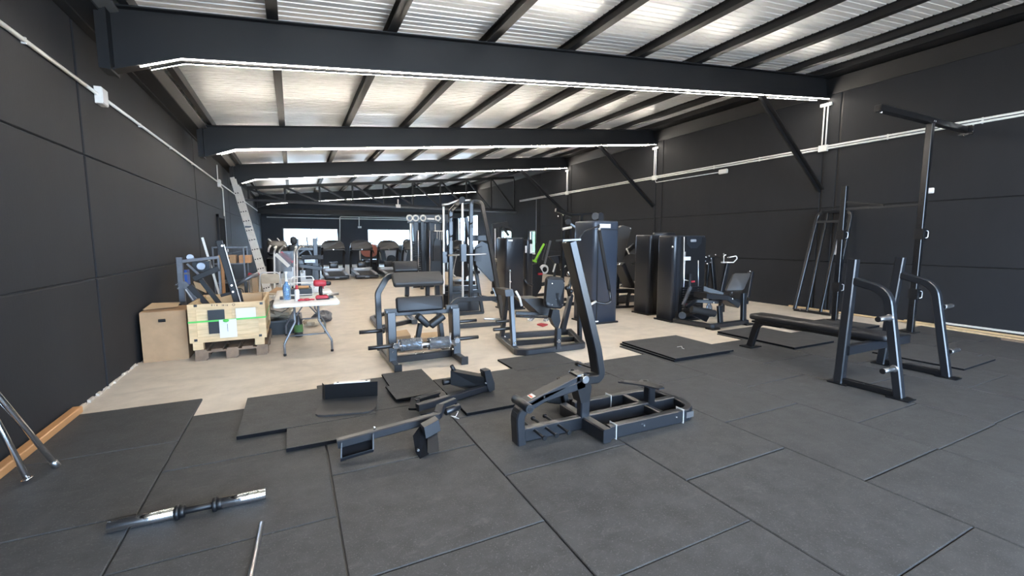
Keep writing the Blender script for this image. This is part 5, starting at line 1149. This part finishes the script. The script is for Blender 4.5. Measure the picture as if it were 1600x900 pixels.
W('back_pad', B().pad(at(1153, 441, Y=5.35), (.34, .40, .085), Matrix((V((.92, -.38, 0)).normalized(), dd, V((.92, -.38, 0)).normalized().cross(dd))).transposed(), .05), 'padgrey', t)
W('back_frame', B().bar(at(1166, 465, Y=5.42), at(1173, 425, Y=5.5), .06, .10, (0, 1, 0)), 'frame2', t)
W('roller_arm', B().path([at(1072, 480, Y=5.65), at(1086, 470, Y=5.6), at(1122, 472, Y=5.45)], .06, .05, r=.12, up=(0, 1, 0)), 'frame', t)
W('foam_roller', B().cyl(at(1080, 483, Y=5.45), at(1117, 490, Y=5.3), .062, 18), 'foam', t); c = at(1117, 490, Y=5.3); dv = (at(1117, 490, Y=5.3)-at(1080, 483, Y=5.45)).normalized(); W('roller_end', B().cyl(c, c+dv*.012, .036, 16), 'steel', t, 'silver roller end cap')
W('lever_arm', B().bar(at(1067, 477, Y=5.8), at(1079, 448, Y=5.85), .06, .04, (0, 1, 0)), 'galv', t, 'grey lever arm'); W('lever_arm', B().bar(at(1078, 450, Y=5.85), at(1079, 428, Y=5.88), .05, .04, (0, 1, 0)), 'frame2', t)
W('pivot_wheel', B().cyl(at(1066, 493, Y=5.8), at(1066, 493, Y=5.72), .07, 18), 'frame2', t); W('red_grip', B().cyl(at(1072, 477, Y=5.72), at(1079, 476, Y=5.68), .03, 12), 'red', t, 'small red grip'); W('pop_pin', B().cyl(at(1080, 440, Y=5.85), at(1086, 440, Y=5.8), .02, 10), 'red', t, 'red selector pin')
W('pedal_plate', B().prism(PP([(1080, 492), (1098, 500), (1104, 503), (1112, 489), (1095, 488)], 5.5), (0, .04, 0)), 'frame', t)
W('lock_knob', B().ball(at(1144, 467, Y=5.15), .024, 10).ball(at(1115, 473, Y=5.2), .018, 8).ball(at(1172, 424, Y=5.4), .016, 8), 'chrome', t)
solo('spray_bottle', B().lathe(at(1131, 499, Z=ZF)+V((0, .35, 0)), [(.001, 0), (.06, .005), (.065, .1), (.06, .2), (.03, .26), (.02, .32)], n=14), MT['film'], 'pale green clear bottle on the concrete behind the leg extension post', 'bottle')
# low row machine right behind it
t = thing('row_machine', 'black machine with pulley wheel and looped handle behind the leg extension seat', 'gym machine', (8.2, 6.8, ZF))
W('handle_column', B().bar(at(1127, 456, Y=6.4), at(1137, 411, Y=6.4), .10, .07, (0, 1, 0)), 'frame2', t)
W('loop_handle', B().tube(PP([(1131, 410), (1131, 400), (1134, 398)], 6.35), .012).tube(PP([(1136, 410), (1146, 410), (1152, 404), (1150, 400), (1140, 402)], 6.3), .012, bend=.03), 'alu', t)
W('cross_piece', B().bar(at(1128, 410, Y=6.4), at(1138, 410, Y=6.4), .05, .03), 'alu', t)
W('mast', B().bar(at(1117, 459, Y=6.5), at(1112, 402, Y=6.6), .09, .06, (0, 1, 0)), 'frame', t); W('mast', B().bar(at(1104, 450, Y=6.7), at(1108, 398, Y=6.7), .05, .05, (0, 1, 0)), 'frame', t)
c = at(1106, 406, Y=6.5); W('pulley_wheel', B().cyl(c, c+V((0, .05, 0)), .09, 20), 'black', t)
for k in range(6): W('wheel_bolt', B().ball(c+V((.085*cos(k*1.05+.3), -.01, .085*sin(k*1.05+.3))), .016, 8), 'chrome', t)
for q in ((1118, 398), (1131, 397), (1138, 402), (1097, 436)): W('bolt', B().ball(at(*q, Y=6.4), .017, 8), 'chrome', t)
W('body_beam', B().bar(at(1097, 450, Y=6.6), at(1128, 460, Y=6.4), .12, .12), 'frame', t); W('floor_post', B().bar(at(1128, 470, Y=6.4), (at(1128, 470, Y=6.4).x, 6.4, ZF), .1, .1), 'frame', t)
W('cover', B().cyl(at(1140, 457, Y=6.4), at(1145, 457, Y=6.35), .06, 16), 'shroud', t); W('small_box', B().lim(at(1098, 473, Y=6.3), at(1110, 466, Y=6.4)), 'paper', t)

# ---- tower left of leg machine + frames beyond
Yq = 8.6; z_ = at(800, 371, Y=Yq).z
t = tower(at(790, 480, Y=Yq).x, at(812, 480, Y=Yq).x+.12, Yq, Yq+.5, z_, 'black shrouded tower behind the seated leg machine, left of the lime green parts', 'weight_tower')
W('name_plate', B().lim(at(794, 377, Y=Yq-.01), at(801, 374.5, Y=Yq-.006)), 'paper', t, 'small pale name plate')
t = tower(at(822, 480, Y=8.95).x, at(833, 480, Y=8.95).x, 8.95, 9.3, at(826, 374, Y=8.95).z, 'narrow black tower side with white label, just left of the lime green parts', 'weight_tower')
W('white_label', B().lim(at(820.5, 395, Y=8.93), at(823, 384, Y=8.935)).lim(at(828, 396, Y=8.93), at(832, 381, Y=8.935)), 'paper', t, 'white labels')
W('hand_lever', B().tube(PP([(818, 436), (824, 443), (832, 446)], 8.7), .03, bend=.06), 'frame2', t); W('selector_rod', B().tube(PP([(797, 425), (797, 452)], 8.5), .010), 'alu', t); W('selector_knob', B().ball(at(797, 423, Y=8.48), .03, 10).ball(at(798, 440, Y=8.48), .02, 10), 'chrome', t)
t = thing('lime_machine', 'machine with lime green arms and black guards right of the narrow tower', 'gym machine', at(838, 465, Z=ZF))
Yg = 10.2
W('lime_arm', B().bar(at(836, 407, Y=Yg), at(850, 381, Y=Yg), .05, .04, (0, 1, 0)), 'lime', t, 'lime green arm'); W('lime_arm', B().bar(at(821, 404, Y=Yg), at(838, 409, Y=Yg), .05, .08, (0, 1, 0)), 'lime', t, 'lime green arm')
W('steel_link', B().bar(at(838, 412, Y=Yg+.2), at(847, 394, Y=Yg+.2), .04, .03, (0, 1, 0)).bar(at(848, 406, Y=Yg+.3), at(855, 381, Y=Yg+.3), .05, .04, (0, 1, 0)), 'frame2', t); W('steel_link', B().bar(at(851, 412, Y=Yg+.3), at(860, 376, Y=Yg+.3), .05, .04, (0, 1, 0)), 'galv', t)
c = at(851, 421, Y=Yg); W('white_guard', B().cyl(c, c+V((0, .08, 0)), .13, 18), 'paper', t); W('white_guard_hub', B().cyl(c+V((0, -.01, 0)), c, .07, 14), 'frame', t)
W('body', B().prism(PP([(829, 414), (840, 412), (848, 425), (846, 450), (836, 466), (828, 462)], Yg-.1), (0, .2, 0)), 'black', t); W('base_rail', B().bar(at(830, 462, Y=Yg), at(862, 459, Y=Yg), .08, .08), 'frame', t); W('side_rail', B().bar(at(842, 445, Y=Yg), at(868, 440, Y=Yg), .07, .1), 'frame2', t)
W('foot_leg', B().bar((at(834, 464, Y=Yg).x, Yg, ZF), at(834, 440, Y=Yg), .1, .1).bar((at(862, 459, Y=Yg).x, Yg, ZF), at(862, 440, Y=Yg), .07, .07), 'frame', t)
W('red_part', B().box(at(844, 428, Y=Yg-.15), (.12, .06, .05)), 'red', t)
t = thing('preacher_pad_machine', 'machine with small dark angled pad above the seated leg machine back rest', 'gym machine', at(872, 470, Z=ZF))
Yh = 9.3
W('angled_pad', B().prism(PP([(859, 401), (878, 399), (884, 411), (869, 412)], Yh), (0, .12, .0)), 'pad', t); W('guard', B().prism(PP([(874, 400), (883, 403), (887, 419), (878, 421)], Yh-.05), (0, .1, 0)), 'frame', t)
a = at(868, 410, Y=Yh); W('pad_stem', B().bar((a.x, Yh+.05, ZF), a+V((0, .05, 0)), .05, .05), 'frame', t); W('chrome_lever', B().tube(PP([(864, 425), (868, 412)], Yh-.05), .02), 'alu', t); W('chrome_lever', B().tube(PP([(876, 422), (884, 415)], Yh-.05), .018), 'alu', t)
W('floor_base', B().bar((a.x-.35, Yh+.05, ZF+.04), (a.x+.35, Yh+.05, ZF+.04), .08, .08), 'frame', t)
t = thing('lat_machine', 'open black lat machine frame with angled top arm before the bright side window', 'gym machine', at(790, 440, Z=ZF))
Yl = 12.5
for x in (771, 777): a = at(x, 356, Y=Yl); W('post', B().bar((a.x, Yl, ZF), a, .10, .08), 'black', t)
W('guide_rod', B().cyl(at(773.5, 357, Y=Yl-.05), at(774, 420, Y=Yl-.05), .022, 8), 'steel', t)
W('top_arm', B().bar(at(769, 354, Y=Yl), at(793, 350, Y=Yl), .12, .16).path(PP([(785, 354), (797, 356), (800, 362)], Yl-.1), .06, .05, r=.1, up=(0, 1, 0)), 'black', t); W('diagonal', B().bar(at(786, 356, Y=Yl), at(795, 368, Y=Yl), .06, .06, (0, 1, 0)), 'black', t)
W('curved_arm', B().tube(PP([(772, 406), (779, 407), (784, 420), (793, 424)], 9.5), .03, bend=.12), 'frame2', t); W('rod_end', B().cyl(at(771, 406, Y=9.5), at(781, 407, Y=9.5), .04, 12), 'alu', t)
W('seat_shell', B().prism(PP([(764, 425), (780, 425), (792, 437), (786, 440), (770, 436)], 9.6), (0, .1, 0)), 'frame', t); W('seat_leg', B().bar((at(780, 437, Y=9.65).x, 9.65, ZF), at(780, 437, Y=9.65), .1, .08), 'frame', t); W('base_rail', B().bar((at(771, 356, Y=Yl).x, Yl, ZF+.04), (at(780, 437, Y=9.65).x, 9.65, ZF+.04), .08, .08), 'frame', t)

# ---- cable rack with ringed header board
t = thing('cable_station', 'dual stack cable station with a header bar carrying white rings, behind the three pad bench', 'gym machine', at(672, 447, Z=ZF))
Yc = 14.2
W('header_board', B().bar(at(637, 342, Y=Yc), at(702, 341, Y=Yc), .12, .26, UP), 'frame2', t)
for x in (640, 649.5, 661): c = at(x, 340.8, Y=Yc-.07); W('white_ring', B().torus(c, .085, .026, (0, 1, 0), 18, 6), 'white', t, 'white ring on the header')
c = at(684, 341, Y=Yc-.07); W('white_ring', B().torus(c, .085, .026, (0, 1, 0), 5, 6), 'white', t, 'white five sided mark on the header'); c = at(673, 342, Y=Yc-.07); W('white_bar', B().box(c, (.24, .02, .05)), 'white', t, 'white bar mark on the header'); W('header_dash', B().box(at(655, 341.5, Y=Yc-.07), (.09, .02, .02)).box(at(645, 341.5, Y=Yc-.07), (.05, .02, .02)), 'white', t)
a = at(641.5, 349, Y=Yc-.3); W('white_post', B().bar((a.x, Yc-.3, ZF), a, .055, .05), 'alu', t, 'pale post'); 
for x, w in ((649, .16), (659, .12), (695, .10), (671, .05)): a = at(x, 346, Y=Yc); W('black_post', B().bar((a.x, Yc, ZF), a, w, .12), 'frame', t)
W('stack_shroud', B().lim(at(647, 400, Y=Yc+.1), at(662, 349, Y=Yc+.25)), 'shroud', t); W('stack_shroud', B().lim(at(662, 430, Y=Yc+.2), at(695, 349, Y=Yc+.3)), 'frame2', t)
st = B()
for k in range(16): q = at(650, 378+k*3.2, Y=Yc-.1); st.box(q+V((0, 0, 0)), (.30, .12, .045))
W('weight_plates', st, 'black', t, kind='stuff')
for x in (653.5, 671.5): W('guide_rod', B().cyl(at(x, 360, Y=Yc-.15), at(x, 425, Y=Yc-.15), .02, 8), 'steel', t)
W('seat_back', B().prism(PP([(677, 384), (688, 384), (689, 408), (677, 408)], Yc-.5), (0, .1, 0)), 'pad', t); W('seat_back', B().prism(PP([(677, 385), (680, 373), (686, 373), (688, 384)], Yc-.45), (0, .1, 0)), 'frame2', t)
W('cross_rods', B().cyl(at(678, 361, Y=Yc-.3), at(694, 361, Y=Yc-.3), .018, 8).cyl(at(680, 350, Y=Yc-.3), at(680, 361, Y=Yc-.3), .014, 8).cyl(at(683, 361, Y=Yc-.3), at(683, 373, Y=Yc-.3), .01, 8).cyl(at(687, 361, Y=Yc-.3), at(687, 375, Y=Yc-.3), .01, 8).cyl(at(690, 361, Y=Yc-.3), at(690, 375, Y=Yc-.3), .01, 8), 'alu', t)
W('base', B().bar((at(641, 349, Y=Yc).x, Yc, ZF+.05), (at(702, 349, Y=Yc).x, Yc, ZF+.05), .12, .1), 'frame', t); W('pulley_ball', B().ball(at(659, 432, Y=Yc-.6), .11, 12), 'shroud', t); W('ball_post', B().bar((at(659, 432, Y=Yc-.6).x, Yc-.6, ZF), at(659, 440, Y=Yc-.6), .1, .1), 'frame', t)

# ================================================================== FAR ROW
def make_treadmill(label, grp):
    t = thing('treadmill', label, 'treadmill', (0, 0, ZF), 0, grp)
    P_ = lambda n, b, m, lab=None: part(n, b, MT[m], t, False, lab)
    P_('deck', B().prism([V((-.42, 0, .05)), V((-.42, 0, .16)), V((-.42, 1.9, .26)), V((-.42, 1.9, .05))], (.84, 0, 0)), 'frame2')
    P_('belt', B().prism([V((-.26, -.01, .166)), V((-.26, 1.55, .246)), V((-.26, 1.55, .250)), V((-.26, -.01, .170))], (.52, 0, 0)), 'black')
    P_('rear_bumper', B().pad((0, -.01, .10), (.90, .14, .13), r=.05), 'shroud'); P_('rear_badge', B().lim((-.08, -.083, .07), (.08, -.079, .09)), 'silverstrip')
    for s in (-.36, .36): P_('side_rail', B().bar((s, 0, .20), (s, 1.6, .28), .12, .035), 'silverstrip', 'pale grey side rail')
    P_('motor_cover', B().pad((0, 1.62, .30), (.86, .5, .16), r=.12), 'silverstrip', 'pale grey motor cover')
    P_('belly_box', B().pad((0, 1.45, .48), (.36, .12, .30), r=.05), 'frame')
    for s in (-.42, .42):
        P_('upright', B().path([(s, 1.75, .1), (s, 1.55, .9), (s*.98, 1.30, 1.22)], .07, .09, r=.2, up=(1, 0, 0)), 'frame')
        P_('hand_rail', B().tube([(s, 1.35, 1.12), (s, 1.0, 1.10), (s, .8, 1.0)], .022, bend=.1), 'black')
    cv = [V((-.46, 1.32, 1.10)), V((-.46, 1.30, 1.22)), V((-.42, 1.36, 1.38)), V((-.30, 1.40, 1.49)), V((-.1, 1.42, 1.53)), V((.1, 1.42, 1.53)), V((.30, 1.40, 1.49)), V((.42, 1.36, 1.38)), V((.46, 1.30, 1.22)), V((.46, 1.32, 1.10))]
    P_('console', B().prism(cv, (0, .07, .02)), 'shroud'); P_('console_tray', B().pad((0, 1.26, 1.14), (.86, .16, .07), r=.03), 'frame'); P_('cup_button', B().cyl((.0, 1.2, 1.15), (0, 1.17, 1.15), .02, 8), 'chrome')
    return t
tls = ['leftmost treadmill facing the far windows, right of the black multi gym', 'second treadmill from the left, with the salmon chair behind it', 'third treadmill from the left, left of the cable station', 'treadmill half hidden behind the cable station', 'treadmill seen through the smith machine posts', 'farthest right treadmill behind the smith machine']
tm = make_treadmill(tls[0], 'treadmills by the far windows')
yT0 = 18.35
for i, x in enumerate((526, 571, 619.5, 668, 708, 748)):
    pos = at(x, 436.5 if i < 3 else 435, Z=ZF); 
    if i == 0: tm.location = (pos.x, yT0, ZF); X0 = pos.x
    else: dup(tm, (X0+i*1.12, yT0+(0.0 if i < 3 else .2), ZF), 0, tls[i], 'treadmills by the far windows')
for i, (x, y, lab, m_) in enumerate([(578, 21.2, 'salmon seated rower chair with pale rim beyond the second treadmill', 'pink'), (611, 22.3, 'pale blue and black exercise bike beyond the third treadmill', 'silverstrip')]):
    p = at(x, 420, Y=y); t = thing('exercise_bike' if i else 'lounge_chair', lab, 'exercise bike' if i else 'chair', (p.x, y, ZF))
    if i == 0:
        W('chair_back', B().pad(V((p.x, y, 1.05)), (.75, .62, .06), RX(80), .28), m_, t); W('chair_rim', B().tube([V((p.x-.42, y-.04, .6)), V((p.x-.42, y-.04, 1.2)), V((p.x-.2, y-.04, 1.4)), V((p.x+.2, y-.04, 1.4)), V((p.x+.45, y-.04, 1.1)), V((p.x+.5, y-.04, .6))], .03, bend=.15), 'alu', t)
        W('seat_shell', B().pad(V((p.x, y-.3, .55)), (.7, .6, .2), r=.1), 'frame', t); W('chair_base', B().lim((p.x-.25, y-.4, ZF), (p.x+.25, y, .46)), 'black', t)
    else:
        W('head', B().pad(V((p.x, y, 1.15)), (.5, .22, .16), RX(20), .06), 'black', t); W('column', B().prism([V((p.x-.28, y, 1.15)), V((p.x+.28, y, 1.15)), V((p.x+.2, y, .35)), V((p.x-.15, y, .35))], (0, .15, 0)), m_, t); W('flywheel', B().cyl((p.x, y-.2, .55), (p.x, y-.05, .55), .24, 18), 'frame', t); W('bike_base', B().lim((p.x-.3, y-.5, ZF), (p.x+.3, y+.3, .1)), 'frame', t)

t = thing('multi_gym', 'dark multi gym with round head pad in front of the left far window', 'gym machine', at(475, 440, Z=ZF))
Ym = 15.6
a = at(459, 373, Y=Ym); W('main_post', B().bar((a.x+.05, Ym, ZF), a+V((.05, 0, 0)), .17, .15), 'frame2', t)
W('head_pad', B().pad(at(458.5, 376, Y=Ym-.1), (.20, .26, .12), RX(90), .09), 'black', t); W('back_pad', B().pad(at(457, 392, Y=Ym-.1), (.22, .40, .12), RX(90), .08), 'black', t)
a = at(492, 372, Y=Ym); W('rear_post', B().bar((a.x, Ym, ZF), a, .14, .12), 'frame2', t); W('rear_post_top', B().bar(a+V((.06, 0, -.1)), a+V((.06, 0, .08)), .04, .04), 'frame2', t)
W('cross_beam', B().bar(at(462, 389, Y=Ym), at(492, 389, Y=Ym), .08, .10), 'frame', t); W('strut', B().bar(at(466, 398, Y=Ym), at(481, 388, Y=Ym), .05, .05, (0, 1, 0)).bar(at(481, 388, Y=Ym), at(487, 399, Y=Ym), .05, .05, (0, 1, 0)), 'frame', t)
W('lever', B().bar(at(479, 370, Y=Ym-.2), at(481, 384, Y=Ym-.2), .05, .06, (0, 1, 0)), 'frame2', t)
W('seat_block', B().box(at(488, 402, Y=Ym-.2), (.62, .3, .12)), 'pad', t); W('arm_block', B().box(at(484, 407, Y=Ym-.25), (.3, .2, .14)), 'silverstrip', t); W('stack', B().lim(at(478, 436, Y=Ym), at(499, 412, Y=Ym+.3)), 'black', t)
W('seat_stem', B().bar(at(490, 407, Y=Ym-.2), at(490, 434, Y=Ym-.2), .07, .05), 'frame', t); W('lower_arm', B().bar(at(468, 415, Y=Ym-.2), at(503, 420, Y=Ym-.2), .08, .12), 'frame', t); W('motor', B().pad(at(469, 412, Y=Ym), (.34, .3, .42), r=.08), 'frame', t)
W('floor_base', B().lim((at(455, 436, Y=Ym).x, Ym-.3, ZF), (at(503, 436, Y=Ym).x, Ym+.3, .08)), 'black', t)
for q in ((473, 420), (463, 415), (472, 425)): W('bright_bolt', B().ball(at(*q, Y=Ym-.35), .04, 8), 'chrome', t)
# dark machines by the left wall, beyond the ladder
t = thing('elliptical_trainer', 'dark elliptical trainer with thin silver poles left of the far window', 'exercise machine', at(428, 440, Z=ZF))
Ye = 17.0
W('console', B().pad(at(433, 388, Y=Ye), (.62, .5, .2), RX(70), .12), 'frame', t); W('arm_pole', B().cyl(at(419, 373, Y=Ye), at(429, 382, Y=Ye), .025, 8).cyl(at(433, 372, Y=Ye), at(440, 380, Y=Ye), .018, 8), 'alu', t)
W('flywheel_case', B().pad(at(430, 415, Y=Ye), (.5, 1.0, .5), RZ(0), .2), 'frame', t); W('column', B().bar((at(432, 400, Y=Ye).x, Ye, ZF), at(432, 388, Y=Ye), .2, .2), 'frame', t); W('grip', B().tube(PP([(419, 394), (420, 388), (423, 383)], Ye-.2), .03, bend=.1), 'alu', t)
# things to the right of the third treadmill
t = thing('exercise_bike', 'pale blue framed exercise bike behind the white post of the cable station', 'exercise bike', at(632, 430, Z=ZF))
Yk = 21.0
W('frame_tube', B().bar(at(637, 378, Y=Yk), at(630, 415, Y=Yk), .14, .1, (0, 1, 0)), 'silverstrip', t); W('head', B().cyl(at(636, 380, Y=Yk-.1), at(636, 380, Y=Yk-.2), .2, 18), 'frame', t); W('bike_base', B().lim((at(626, 430, Y=Yk).x, Yk-.4, ZF), (at(640, 430, Y=Yk).x, Yk+.2, .12)), 'silverstrip', t); W('lower_tube', B().bar(at(630, 414, Y=Yk), (at(630, 414, Y=Yk).x, Yk, ZF), .1, .1), 'frame', t)
t = thing('stair_machine', 'dark machine with white rimmed side panel behind the smith machine rods', 'exercise machine', at(716, 440, Z=ZF))
Ys_ = 14.5
W('side_shell', B().prism(PP([(711, 394), (716, 392), (729, 393), (733, 430), (727, 434), (707, 431)], Ys_), (0, .1, 0)), 'frame', t); W('white_rim', B().tube(PP([(714, 396), (707, 429), (712, 433)], Ys_-.06), .035), 'paper', t, 'white rim'); W('saddle', B().pad(at(716, 397, Y=Ys_-.3), (.55, .3, .1), r=.1), 'black', t); W('mast', B().bar((at(727, 434, Y=Ys_).x, Ys_+.1, ZF), at(729, 350, Y=Ys_), .1, .1), 'frame', t); W('base', B().lim((at(706, 440, Y=Ys_).x, Ys_-.3, ZF), (at(738, 440, Y=Ys_).x, Ys_+.5, .12)), 'frame2', t)
solo('cylinder_roll', B().cyl(at(698, 440, Y=13)+V((0, 0, -.2)), at(698, 425, Y=13), .10, 16), MT['bag'], 'pale upright roll behind the smith machine left post', 'roll')
